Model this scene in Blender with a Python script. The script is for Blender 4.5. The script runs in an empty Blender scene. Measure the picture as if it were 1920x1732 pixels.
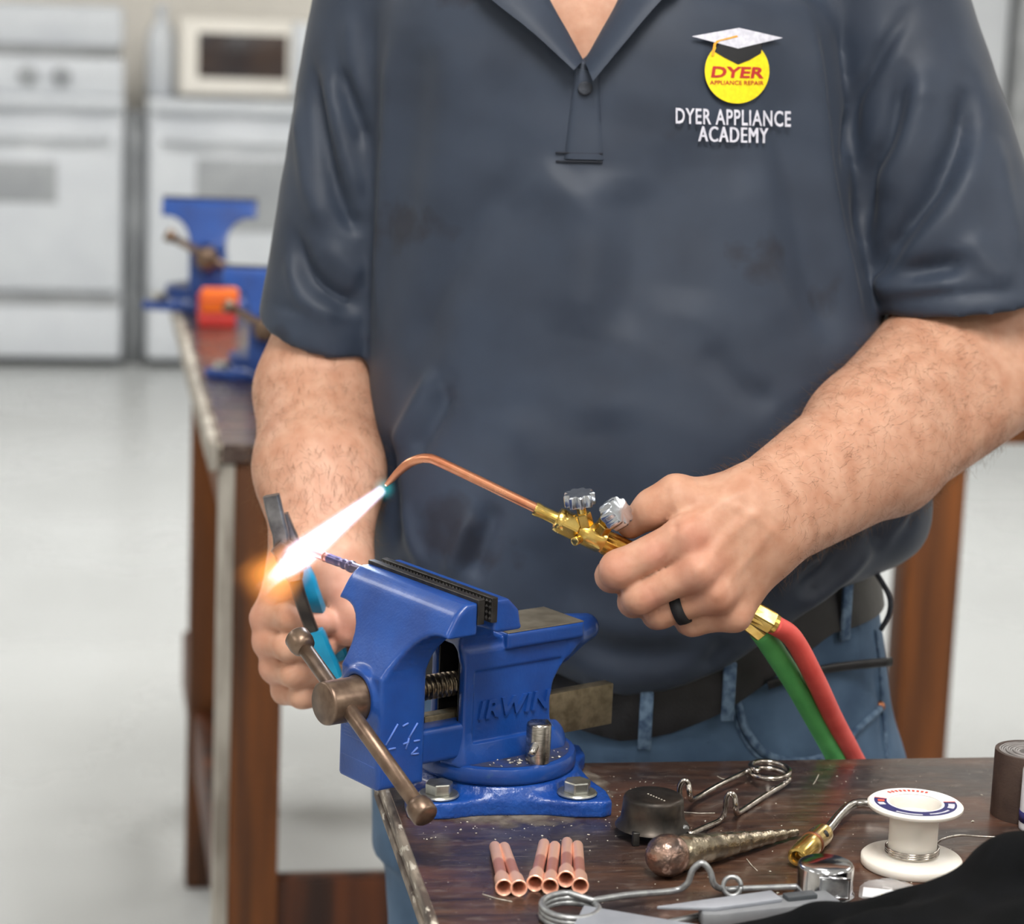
import bpy, bmesh, math, random
import numpy as np
from mathutils import Vector, Matrix
random.seed(7); np.random.seed(7)
SC = bpy.context.scene
COL = SC.collection

# ------------------------------------------------------------------ camera
F = 4700.0                       # focal length in pixels of the 1920 px wide frame
PIT, ROL = math.radians(11.0), math.radians(2.3)
CAM = np.array([0.0, 0.0, 1.5])
_fw = np.array([0, math.cos(PIT), -math.sin(PIT)])
_r0 = np.array([1.0, 0, 0]); _u0 = np.array([0, math.sin(PIT), math.cos(PIT)])
_cr = math.cos(ROL)*_r0 + math.sin(ROL)*_u0
_cu = -math.sin(ROL)*_r0 + math.cos(ROL)*_u0
cd = bpy.data.cameras.new('camera'); cam = bpy.data.objects.new('camera', cd); COL.objects.link(cam)
cd.sensor_fit = 'HORIZONTAL'; cd.sensor_width = 36.0; cd.lens = F/1920*36.0
cd.clip_start = 0.05; cd.clip_end = 60
M = Matrix(((_cr[0], _cu[0], -_fw[0], CAM[0]), (_cr[1], _cu[1], -_fw[1], CAM[1]), (_cr[2], _cu[2], -_fw[2], CAM[2]), (0, 0, 0, 1)))
cam.matrix_world = M
SC.camera = cam
cd.dof.use_dof = True; cd.dof.focus_distance = 1.80; cd.dof.aperture_fstop = 6.3; cd.dof.aperture_blades = 0

# ------------------------------------------------------------------ world, lamps, exposure
w = bpy.data.worlds.new('world'); SC.world = w; w.use_nodes = True
w.node_tree.nodes['Background'].inputs[0].default_value = (0.9, 0.95, 1.0, 1)
w.node_tree.nodes['Background'].inputs[1].default_value = 0.06
def ceiling_lamp(x, y, p, sx=0.62, sy=1.22, col=(1.0, 0.97, 0.93)):
    l = bpy.data.lights.new('ceiling_lamp', 'AREA'); l.shape = 'RECTANGLE'; l.size = sx; l.size_y = sy
    l.energy = p; l.color = col
    o = bpy.data.objects.new('ceiling_lamp', l); COL.objects.link(o); o.location = (x, y, 2.88)
for ly, pw in ((-2.2, (26, 50, 26)), (0.55, (40, 92, 56)), (3.6, (40, 58, 40)), (6.6, (74, 74, 74))):
    for lx, p_ in zip((-2.6, 0.15, 2.6), pw):
        ceiling_lamp(lx, ly, p_)
vs = SC.view_settings
vs.view_transform = 'Standard'; vs.look = 'None'; vs.exposure = -0.55; vs.gamma = 1.0; vs.use_curve_mapping = False
SC.cycles.use_denoising = True
SC.cycles.max_bounces = 5; SC.cycles.diffuse_bounces = 3; SC.cycles.glossy_bounces = 3; SC.cycles.volume_bounces = 0; SC.cycles.transparent_max_bounces = 6
SC.cycles.use_adaptive_sampling = True; SC.cycles.adaptive_threshold = 0.06; SC.cycles.adaptive_min_samples = 14

# ------------------------------------------------------------------ picture -> place helpers
def ray(px, py): return _fw + _cr*((px-960)/F) - _cu*((py-866)/F)
def atY(px, py, Y): d = ray(px, py); return CAM + d*(Y/d[1])
def atZ(px, py, Z): d = ray(px, py); return CAM + d*((Z-CAM[2])/d[2])
def atPl(px, py, P0, n):
    d = ray(px, py); n = np.asarray(n, float); return CAM + d*(((np.asarray(P0, float)-CAM) @ n)/(d @ n))
def pxm(Y): return Y/math.cos(PIT)/F*1.0     # metres per pixel near the picture centre, at world Y

# ------------------------------------------------------------------ scene graph helpers
def tag(o, label=None, cat=None, group=None, kind=None):
    if label: o['label'] = label
    if cat: o['category'] = cat
    if group: o['group'] = group
    if kind: o['kind'] = kind
    return o
def thing(name, label, cat, loc=(0, 0, 0), rz=0.0, group=None):
    o = bpy.data.objects.new(name, None); COL.objects.link(o)
    o.location = [float(v) for v in loc]; o.rotation_euler = (0, 0, rz); o.empty_display_size = 0.02
    o['M'] = 0; del o['M']
    MATS_W[o.name] = Matrix.Translation(o.location) @ Matrix.Rotation(rz, 4, 'Z')
    return tag(o, label, cat, group)
MATS_W = {}
def root_of(o):
    while o.parent: o = o.parent
    return o
def obj(name, geo, mat, parent=None, smooth=True, local=False, angle=None, label=None):
    """geo = (verts, faces) in world space (local=True: in the root thing's own space)"""
    v, f = geo
    v = np.asarray(v, float).reshape(-1, 3)
    me = bpy.data.meshes.new(name)
    if parent is not None and not local:
        Mi = np.array(MATS_W.get(root_of(parent).name, Matrix()).inverted())
        v = v @ Mi[:3, :3].T + Mi[:3, 3]
    if isinstance(f, np.ndarray) and f.ndim == 2:
        n, k = f.shape
        me.vertices.add(len(v)); me.vertices.foreach_set('co', v.astype(np.float32).ravel())
        me.loops.add(n*k); me.loops.foreach_set('vertex_index', f.astype(np.int32).ravel())
        me.polygons.add(n); me.polygons.foreach_set('loop_start', np.arange(0, n*k, k, dtype=np.int32))
        me.polygons.foreach_set('loop_total', np.full(n, k, dtype=np.int32))
        me.update(calc_edges=True); me.validate()
    else:
        me.from_pydata(v.tolist(), [], [list(map(int, q)) for q in f]); me.update()
    if smooth:
        me.polygons.foreach_set('use_smooth', np.ones(len(me.polygons), dtype=bool))
        if angle is not None:
            me.set_sharp_from_angle(angle=math.radians(angle))
    if mat is not None: me.materials.append(mat)
    o = bpy.data.objects.new(name, me); COL.objects.link(o)
    if parent is not None: o.parent = parent
    if label: o['label'] = label
    return o
def struct(name, geo, mat, **k):
    o = obj(name, geo, mat, **k); o['kind'] = 'structure'; return o
def copy_tree(o, parent=None):
    c = o.copy(); COL.objects.link(c)
    if parent is not None: c.parent = parent
    for ch in list(o.children): copy_tree(ch, c)
    return c
def join(*gs):
    V, Fc, n = [], [], 0
    for v, f in gs:
        v = np.asarray(v, float).reshape(-1, 3); V.append(v)
        Fc += [[int(i)+n for i in q] for q in f]; n += len(v)
    return np.concatenate(V), Fc
def xf(g, R=None, t=(0, 0, 0)):
    v = np.asarray(g[0], float).reshape(-1, 3)
    if R is not None: v = v @ np.asarray(R, float).T
    return v + np.asarray(t, float), g[1]
def nrm(v): v = np.asarray(v, float); return v/np.linalg.norm(v)
def frame(z, hint=(0, 0, 1)):
    """columns x,y,z of a frame whose z axis is z"""
    z = nrm(z); h = np.asarray(hint, float)
    if abs(h @ z) > 0.98: h = np.array([1.0, 0.2, 0])
    x = nrm(np.cross(h, z)); y = np.cross(z, x)
    return np.stack([x, y, z], 1)
def rotz(a): c, s = math.cos(a), math.sin(a); return np.array([[c, -s, 0], [s, c, 0], [0, 0, 1.0]])

def box(c, size, R=None, bevel=0.0, seg=2):
    bm = bmesh.new(); bmesh.ops.create_cube(bm, size=1.0)
    for v in bm.verts: v.co = Vector((v.co.x*size[0], v.co.y*size[1], v.co.z*size[2]))
    if bevel > 0: bmesh.ops.bevel(bm, geom=bm.edges[:], offset=bevel, segments=seg, profile=0.5, affect='EDGES')
    return xf(bm_geo(bm), R, c)
def bm_geo(bm):
    bm.verts.ensure_lookup_table(); bm.verts.index_update()
    g = np.array([v.co[:] for v in bm.verts]), [[v.index for v in f.verts] for f in bm.faces]
    bm.free(); return g
def prism(poly, h, bevel=0.0, seg=2):
    """2D polygon (ccw) extruded from z=0 to z=h"""
    bm = bmesh.new(); vs_ = [bm.verts.new((p[0], p[1], 0)) for p in poly]
    f = bm.faces.new(vs_); r = bmesh.ops.extrude_face_region(bm, geom=[f])
    for e in r['geom']:
        if isinstance(e, bmesh.types.BMVert): e.co.z += h
    bmesh.ops.recalc_face_normals(bm, faces=bm.faces[:])
    if bevel > 0: bmesh.ops.bevel(bm, geom=bm.edges[:], offset=bevel, segments=seg, profile=0.5, affect='EDGES')
    return bm_geo(bm)
def lathe(prof, seg=32, p=(0, 0, 0), axis=(0, 0, 1), closed=False, R=None, mod=None):
    """profile [(r, z)] spun about the axis; r=0 ends close the shape; mod(angle, r, z) -> r"""
    V, Fc = [], []
    rings = []
    for r, z in prof:
        if r <= 1e-9: rings.append([len(V)]); V.append((0, 0, z))
        else:
            ids = []
            for i in range(seg):
                a = 2*math.pi*i/seg; rr = mod(a, r, z) if mod else r
                ids.append(len(V)); V.append((rr*math.cos(a), rr*math.sin(a), z))
            rings.append(ids)
    rr = list(zip(rings[:-1], rings[1:]))
    if closed: rr.append((rings[-1], rings[0]))
    for A, B in rr:
        if len(A) == 1 and len(B) == 1: continue
        for i in range(seg):
            j = (i+1) % seg
            if len(A) == 1: Fc.append([A[0], B[j], B[i]])
            elif len(B) == 1: Fc.append([A[i], A[j], B[0]])
            else: Fc.append([A[i], A[j], B[j], B[i]])
    return xf((V, Fc), R if R is not None else frame(axis), p)
def catmull(pts, n=8, closed=False):
    P = np.asarray(pts, float); m = len(P); out = []
    rng = range(m if closed else m-1)
    for i in rng:
        if closed: p0, p1, p2, p3 = P[(i-1) % m], P[i], P[(i+1) % m], P[(i+2) % m]
        else:
            p1, p2 = P[i], P[i+1]
            p0 = P[i-1] if i > 0 else 2*p1-p2
            p3 = P[i+2] if i+2 < m else 2*p2-p1
        for k in range(n):
            t = k/n
            out.append(0.5*((2*p1)+(-p0+p2)*t+(2*p0-5*p1+4*p2-p3)*t*t+(-p0+3*p1-3*p2+p3)*t**3))
    if not closed: out.append(P[-1])
    return np.array(out)
def tube(pts, r, seg=12, caps=True, closed=False, flat=None, hint=(0, 0, 1)):
    """swept tube; r scalar or per point; flat=(a,b) scales the section"""
    P = np.asarray(pts, float); n = len(P)
    rs = np.full(n, r, float) if np.isscalar(r) else np.asarray(r, float)
    T = np.gradient(P, axis=0) if not closed else (np.roll(P, -1, 0)-np.roll(P, 1, 0))
    T /= np.linalg.norm(T, axis=1)[:, None]+1e-12
    fr = frame(T[0], hint); x = fr[:, 0]
    V, Fc = [], []
    fa, fb = flat if flat else (1, 1)
    for i in range(n):
        x = x-(x @ T[i])*T[i]; x = x/np.linalg.norm(x); y = np.cross(T[i], x)
        for k in range(seg):
            a = 2*math.pi*k/seg
            V.append(P[i]+rs[i]*(fa*math.cos(a)*x+fb*math.sin(a)*y))
    for i in range(n if closed else n-1):
        j = (i+1) % n
        for k in range(seg):
            l = (k+1) % seg
            Fc.append([i*seg+k, i*seg+l, j*seg+l, j*seg+k])
    if caps and not closed:
        Fc.append(list(range(seg))[::-1]); Fc.append([(n-1)*seg+k for k in range(seg)])
    return np.array(V), Fc
def rod(a, b, r, seg=20, bev=0.0, r2=None):
    a, b = np.asarray(a, float), np.asarray(b, float); L = np.linalg.norm(b-a); r2 = r if r2 is None else r2
    bev = min(bev, r*0.6, L*0.3)
    if bev > 0: pr = [(0, 0), (r-bev, 0), (r-0.3*bev, 0.3*bev), (r, bev), (r2, L-bev), (r2-0.3*bev, L-0.3*bev), (r2-bev, L), (0, L)]
    else: pr = [(0, 0), (r, 0), (r2, L), (0, L)]
    return lathe(pr, seg, a, b-a)
def hexrod(a, b, r, bev=0.0006):
    a, b = np.asarray(a, float), np.asarray(b, float); L = np.linalg.norm(b-a)
    g = prism([(r*math.cos(k*math.pi/3), r*math.sin(k*math.pi/3)) for k in range(6)], L, bev, 1)
    return xf(g, frame(b-a), a)

# ------------------------------------------------------------------ materials
def lnk(nt, a, b): nt.links.new(a, b)
def S(h):
    """sRGB 0-255 -> linear"""
    return tuple(((c/255)/12.92 if c/255 <= 0.04045 else ((c/255+0.055)/1.055)**2.4) for c in h)
def pmat(name, c1, c2=None, scale=40, detail=3, rough=0.5, rough2=None, metal=0.0, bump=0.0, bscale=None, stretch=(1, 1, 1),
         coat=0.0, spec=0.5, sheen=0.0, sss=0.0, trans=0.0, emit=None, ramp=(0.35, 0.65), spots=None, ior=1.45, alpha=None, bdist=0.001):
    m = bpy.data.materials.new(name); m.use_nodes = True; nt = m.node_tree; b = nt.nodes['Principled BSDF']
    tc = nt.nodes.new('ShaderNodeTexCoord'); mp = nt.nodes.new('ShaderNodeMapping'); lnk(nt, tc.outputs['Object'], mp.inputs[0])
    mp.inputs['Scale'].default_value = stretch
    b.inputs['Base Color'].default_value = (*c1, 1)
    b.inputs['Roughness'].default_value = rough; b.inputs['Metallic'].default_value = metal
    b.inputs['IOR'].default_value = ior
    b.inputs['Specular IOR Level'].default_value = spec
    b.inputs['Coat Weight'].default_value = coat; b.inputs['Coat Roughness'].default_value = 0.12
    b.inputs['Sheen Weight'].default_value = sheen
    if sss: b.inputs['Subsurface Weight'].default_value = sss; b.inputs['Subsurface Radius'].default_value = (1, .35, .2); b.inputs['Subsurface Scale'].default_value = 0.008
    b.inputs['Transmission Weight'].default_value = trans
    if alpha is not None: b.inputs['Alpha'].default_value = alpha
    if emit: b.inputs['Emission Color'].default_value = (*emit[0], 1); b.inputs['Emission Strength'].default_value = emit[1]
    m['nodes'] = 0; del m['nodes']
    if c2 is not None or rough2 is not None:
        n = nt.nodes.new('ShaderNodeTexNoise'); n.inputs['Scale'].default_value = scale; n.inputs['Detail'].default_value = detail
        lnk(nt, mp.outputs[0], n.inputs['Vector'])
        r = nt.nodes.new('ShaderNodeValToRGB'); r.color_ramp.elements[0].position = ramp[0]; r.color_ramp.elements[1].position = ramp[1]
        lnk(nt, n.outputs[0], r.inputs[0])
        r.color_ramp.elements[0].color = (*c1, 1); r.color_ramp.elements[1].color = (*(c2 or c1), 1)
        out = r.outputs[0]
        if spots:
            sc, col, thr = spots
            n2 = nt.nodes.new('ShaderNodeTexNoise'); n2.inputs['Scale'].default_value = sc; n2.inputs['Detail'].default_value = 5
            lnk(nt, mp.outputs[0], n2.inputs['Vector'])
            r2 = nt.nodes.new('ShaderNodeValToRGB'); r2.color_ramp.elements[0].position = thr; r2.color_ramp.elements[1].position = thr+0.06
            lnk(nt, n2.outputs[0], r2.inputs[0])
            mx = nt.nodes.new('ShaderNodeMixRGB'); lnk(nt, r2.outputs[0], mx.inputs[0]); lnk(nt, out, mx.inputs[1]); mx.inputs[2].default_value = (*col, 1)
            out = mx.outputs[0]
        lnk(nt, out, b.inputs['Base Color'])
        if rough2 is not None:
            mr = nt.nodes.new('ShaderNodeMapRange'); lnk(nt, n.outputs[0], mr.inputs[0])
            mr.inputs[1].default_value = 0.3; mr.inputs[2].default_value = 0.7; mr.inputs[3].default_value = rough; mr.inputs[4].default_value = rough2
            lnk(nt, mr.outputs[0], b.inputs['Roughness'])
    if bump:
        nb = nt.nodes.new('ShaderNodeTexNoise'); nb.inputs['Scale'].default_value = bscale or scale; nb.inputs['Detail'].default_value = 4
        lnk(nt, mp.outputs[0], nb.inputs['Vector'])
        bp = nt.nodes.new('ShaderNodeBump'); bp.inputs['Strength'].default_value = bump; bp.inputs['Distance'].default_value = bdist
        lnk(nt, nb.outputs[0], bp.inputs['Height']); lnk(nt, bp.outputs[0], b.inputs['Normal'])
    return m
MT = {}
# ------------------------------------------------------------------ signed distance modelling (for cast iron, skin and cloth)
def smin(a, b, k):
    if k <= 0: return np.minimum(a, b)
    h = np.maximum(k-np.abs(a-b), 0)
    return np.minimum(a, b)-h*h*(0.25/k)
class Nd:
    def prune(self, c, r): return self
class RC(Nd):            # round cone
    def __init__(s, a, b, r1, r2=None):
        s.a = np.asarray(a, float); s.d = np.asarray(b, float)-s.a; s.L = max(s.d @ s.d, 1e-12); s.r1 = r1; s.r2 = r1 if r2 is None else r2
    def __call__(s, P):
        v = P-s.a.astype(P.dtype); vd = v @ s.d.astype(P.dtype); t = np.minimum(np.maximum(vd*P.dtype.type(1/s.L), 0), 1)
        q = np.einsum('ij,ij->i', v, v)-2*t*vd+t*t*P.dtype.type(s.L)
        return np.sqrt(np.maximum(q, 0))-(P.dtype.type(s.r1)+P.dtype.type(s.r2-s.r1)*t)
class EL(Nd):            # ellipsoid, R columns = axes
    def __init__(s, c, rad, R=None): s.c = np.asarray(c, float); s.r = np.asarray(rad, float); s.R = np.eye(3) if R is None else np.asarray(R, float)
    def __call__(s, P):
        q = (P-s.c) @ s.R
        k0 = np.sqrt(((q/s.r)**2).sum(1)); k1 = np.sqrt(((q/s.r**2)**2).sum(1))+1e-9
        return np.where(k0 < 0.2, (k0-1)*s.r.min(), k0*(k0-1)/k1)
class BX(Nd):
    def __init__(s, c, half, R=None, rd=0.0): s.c = np.asarray(c, float); s.h = np.asarray(half, float)-rd; s.R = np.eye(3) if R is None else np.asarray(R, float); s.rd = rd
    def __call__(s, P):
        q = np.abs((P-s.c) @ s.R)-s.h
        return np.sqrt((np.maximum(q, 0)**2).sum(1))+np.minimum(q.max(1), 0)-s.rd
class PR(Nd):            # polygon extruded along one axis: plane axes (i,j), extrude axis k from k0 to k1
    def __init__(s, poly, i, j, k, k0, k1, rd=0.0):
        s.p = np.asarray(poly, float); s.i, s.j, s.k, s.k0, s.k1, s.rd = i, j, k, k0, k1, rd
        x, y = s.p[:, 0], s.p[:, 1]
    def __call__(s, P):
        q = P[:, [s.i, s.j]]; n = len(s.p)
        d = np.full(len(q), 1e9); sg = np.ones(len(q))
        for a in range(n):
            b = (a-1) % n
            e = s.p[b]-s.p[a]; w_ = q-s.p[a].astype(P.dtype)
            e = e.astype(P.dtype); ee = float(e @ e); we = w_ @ e; t = np.minimum(np.maximum(we*P.dtype.type(1/ee), 0), 1)
            d = np.minimum(d, np.einsum('ij,ij->i', w_, w_)-2*t*we+t*t*P.dtype.type(ee))
            c1 = q[:, 1] >= s.p[a, 1]; c2 = q[:, 1] < s.p[b, 1]; c3 = e[0]*w_[:, 1] > e[1]*w_[:, 0]
            sg = np.where((c1 & c2 & c3) | (~c1 & ~c2 & ~c3), -sg, sg)
        d2 = sg*np.sqrt(np.maximum(d, 0))+s.rd
        dk = np.abs(P[:, s.k]-0.5*(s.k0+s.k1))-0.5*(s.k1-s.k0)+s.rd
        return np.minimum(np.maximum(d2, dk), 0)+np.sqrt(np.maximum(d2, 0)**2+np.maximum(dk, 0)**2)-s.rd
class CY(Nd):            # cylinder from a to b
    def __init__(s, a, b, r, rd=0.0):
        s.a = np.asarray(a, float); d = np.asarray(b, float)-s.a; s.L = np.linalg.norm(d); s.d = d/s.L; s.r = r; s.rd = rd
    def __call__(s, P):
        v = P-s.a; t = v @ s.d; q = v-t[:, None]*s.d
        dr = np.sqrt((q*q).sum(1))-s.r+s.rd; dz = np.abs(t-s.L/2)-s.L/2+s.rd
        return np.minimum(np.maximum(dr, dz), 0)+np.sqrt(np.maximum(dr, 0)**2+np.maximum(dz, 0)**2)-s.rd
class Xf(Nd):            # node placed in a rotated frame (R columns = axes)
    def __init__(s, n, R, c): s.n, s.R, s.c = n, np.asarray(R, float), np.asarray(c, float)
    def __call__(s, P): return s.n(((P-s.c) @ s.R).astype(P.dtype))
class U(Nd):             # smooth union
    def __init__(s, ch, k=0.0): s.ch = list(ch); s.k = k
    def __call__(s, P):
        d = s.ch[0](P)
        for c in s.ch[1:]: d = smin(d, c(P), s.k)
        return d
    def prune(s, c, r):
        ds = [float(q(c[None].astype(np.float32))[0]) for q in s.ch]; m = min(ds)
        keep = [q.prune(c, r) for q, dd in zip(s.ch, ds) if dd-m < 3.0*r+s.k]
        return keep[0] if len(keep) == 1 else U(keep, s.k)
class Sub(Nd):
    def __init__(s, a, b, k=0.0): s.a, s.b, s.k = a, b, k
    def __call__(s, P): return -smin(-s.a(P), s.b(P), s.k)
    def prune(s, c, r): return Sub(s.a.prune(c, r), s.b.prune(c, r), s.k)
class Int(Nd):
    def __init__(s, a, b, k=0.0): s.a, s.b, s.k = a, b, k
    def __call__(s, P): return -smin(-s.a(P), -s.b(P), s.k)
    def prune(s, c, r): return Int(s.a.prune(c, r), s.b.prune(c, r), s.k)
class Fn(Nd):
    def __init__(s, f): s.f = f
    def __call__(s, P): return s.f(P)
_CO = np.array([[0,0,0],[1,0,0],[0,1,0],[1,1,0],[0,0,1],[1,0,1],[0,1,1],[1,1,1]])
_ED = [(0,1),(2,3),(4,5),(6,7),(0,2),(1,3),(4,6),(5,7),(0,4),(1,5),(2,6),(3,7)]
def snet(node, lo, hi, h, n=20, mg=1.25):
    """surface nets over the box lo..hi with cell size h -> (verts, quads)"""
    lo = np.asarray(lo, float); hi = np.asarray(hi, float)
    nc = np.ceil((hi-lo)/(h*n)).astype(int)
    g = np.stack(np.meshgrid(*[np.arange(k) for k in nc], indexing='ij'), -1).reshape(-1, 3)
    cs = lo+(g+0.5)*n*h; rad = (n*0.5+1)*h*math.sqrt(3)
    dc = np.concatenate([node(cs[i:i+20000].astype(np.float32)) for i in range(0, len(cs), 20000)])
    act = np.abs(dc) < rad*mg
    KB = 1 << 20
    keys, vs_, qs = [], [], []
    m = n+2
    ii = np.arange(m)-1
    G = np.stack(np.meshgrid(ii, ii, ii, indexing='ij'), -1).reshape(-1, 3)
    sup = {}
    for gi, c in zip(g[act], cs[act]):
        base = gi*n
        sk = tuple(gi//4)
        if sk not in sup: sup[sk] = node.prune(lo+(np.array(sk)*4+2)*n*h, rad*4)
        sub = sup[sk].prune(c, rad)
        P = (lo+(G+base)*h).astype(np.float32)
        D = sub(P).reshape(m, m, m); Sg = D < 0
        if Sg.all() or not Sg.any(): continue
        cnt = np.zeros((m-1,)*3, int)
        for dx, dy, dz in _CO: cnt += Sg[dx:m-1+dx, dy:m-1+dy, dz:m-1+dz]
        cell = np.argwhere((cnt > 0) & (cnt < 8))
        if not len(cell): continue
        cv = D[cell[:, None, 0]+_CO[None, :, 0], cell[:, None, 1]+_CO[None, :, 1], cell[:, None, 2]+_CO[None, :, 2]]
        acc = np.zeros((len(cell), 3)); w_ = np.zeros(len(cell))
        for a, b in _ED:
            da, db = cv[:, a], cv[:, b]; cr_ = (da < 0) != (db < 0)
            t = np.where(cr_, da/np.where(cr_, da-db, 1), 0)
            acc += np.where(cr_[:, None], _CO[a]+t[:, None]*(_CO[b]-_CO[a]), 0); w_ += cr_
        pos = lo+((cell-1+base)+acc/w_[:, None])*h
        gk = cell-1+base+2
        keys.append((gk[:, 0]*KB+gk[:, 1])*KB+gk[:, 2]); vs_.append(pos)
        for axis in range(3):
            o1, o2 = (axis+1) % 3, (axis+2) % 3
            sl0 = [slice(1, m-1)]*3; sl1 = [slice(1, m-1)]*3; sl1[axis] = slice(2, m)
            A, B = Sg[tuple(sl0)], Sg[tuple(sl1)]
            e = np.argwhere(A != B)
            if not len(e): continue
            fl = A[e[:, 0], e[:, 1], e[:, 2]]
            e = e+base+2          # sample index in key space
            q = []
            for s1, s2 in ((-1, -1), (0, -1), (0, 0), (-1, 0)):
                k = e.copy(); k[:, o1] += s1; k[:, o2] += s2
                q.append((k[:, 0]*KB+k[:, 1])*KB+k[:, 2])
            q = np.stack(q, 1); q[~fl] = q[~fl][:, ::-1]
            qs.append(q)
    keys = np.concatenate(keys); vs_ = np.concatenate(vs_); qs = np.concatenate(qs)
    uk, idx = np.unique(keys, return_index=True)
    V = vs_[idx]; Q = np.searchsorted(uk, qs); Q = np.clip(Q, 0, len(uk)-1)
    ok = (uk[Q] == qs).all(1)
    return V, Q[ok]
def relax(V, Q, it=2, lam=0.5, mask=None):
    """light Laplacian smoothing over the quad edges"""
    E_ = np.concatenate([Q[:, [0, 1]], Q[:, [1, 2]], Q[:, [2, 3]], Q[:, [3, 0]]]); E_ = np.concatenate([E_, E_[:, ::-1]])
    deg = np.bincount(E_[:, 0], minlength=len(V)).astype(float); deg[deg == 0] = 1
    for _ in range(it):
        a = np.stack([np.bincount(E_[:, 0], weights=V[E_[:, 1], k], minlength=len(V)) for k in range(3)], 1)/deg[:, None]
        V = V+(lam if mask is None else (lam*mask)[:, None])*(a-V)
    return V
def vnormals(V, Q):
    n = np.cross(V[Q[:, 2]]-V[Q[:, 0]], V[Q[:, 3]]-V[Q[:, 1]])
    N = np.zeros_like(V)
    for k in range(4):
        for c in range(3): N[:, c] += np.bincount(Q[:, k], weights=n[:, c], minlength=len(V))
    return N/(np.linalg.norm(N, axis=1)[:, None]+1e-12)
def vnoise(P, sc, seed=0):
    """cheap smooth pseudo noise from sines"""
    rs = np.random.RandomState(seed); o = np.zeros(len(P))
    for i in range(5):
        d = rs.normal(size=3); d /= np.linalg.norm(d)
        o += np.sin((P @ d)*sc*(0.7+0.6*rs.rand())*2*math.pi+rs.rand()*6.28)
    return o/5
# ------------------------------------------------------------------ materials of the place
MT['floor'] = pmat('polished_pale_floor', S((198, 201, 201)), S((188, 191, 191)), scale=1.4, rough=0.22, rough2=0.34, spec=0.5)
MT['wall'] = pmat('cream_wall_paint', S((246, 242, 234)), S((240, 236, 228)), scale=3, rough=0.7)
MT['ceil'] = pmat('white_ceiling_paint', S((238, 238, 236)), rough=0.9)
MT['enamel'] = pmat('white_enamel', S((216, 221, 227)), S((210, 215, 222)), scale=6, rough=0.25, coat=0.3)
MT['greypanel'] = pmat('grey_oven_glass', S((168, 172, 176)), S((150, 154, 160)), scale=5, rough=0.25)
MT['darkglass'] = pmat('dark_microwave_glass', S((42, 42, 48)), S((70, 56, 50)), scale=5, rough=0.25)
MT['gap'] = pmat('grey_side_panel', S((176, 179, 182)), S((150, 153, 156)), scale=8, rough=0.6)
MT['darkgrey'] = pmat('dark_grey_plastic', S((70, 74, 78)), rough=0.5)
MT['orange_post'] = pmat('stained_pine', S((50, 28, 13)), S((134, 76, 28)), scale=3.2, stretch=(9, 9, 0.6), rough=0.5, rough2=0.65, ramp=(0.3, 0.72), bump=0.3, bscale=14)
MT['dark_post'] = pmat('dark_stained_pine', S((46, 22, 12)), S((112, 58, 24)), scale=3.6, stretch=(9, 9, 0.6), rough=0.5, ramp=(0.35, 0.75))
MT['pale_edge'] = pmat('worn_pale_edge', S((188, 182, 172)), S((132, 124, 114)), scale=26, stretch=(1, 1, 0.25), rough=0.7, bump=0.4)

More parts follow.
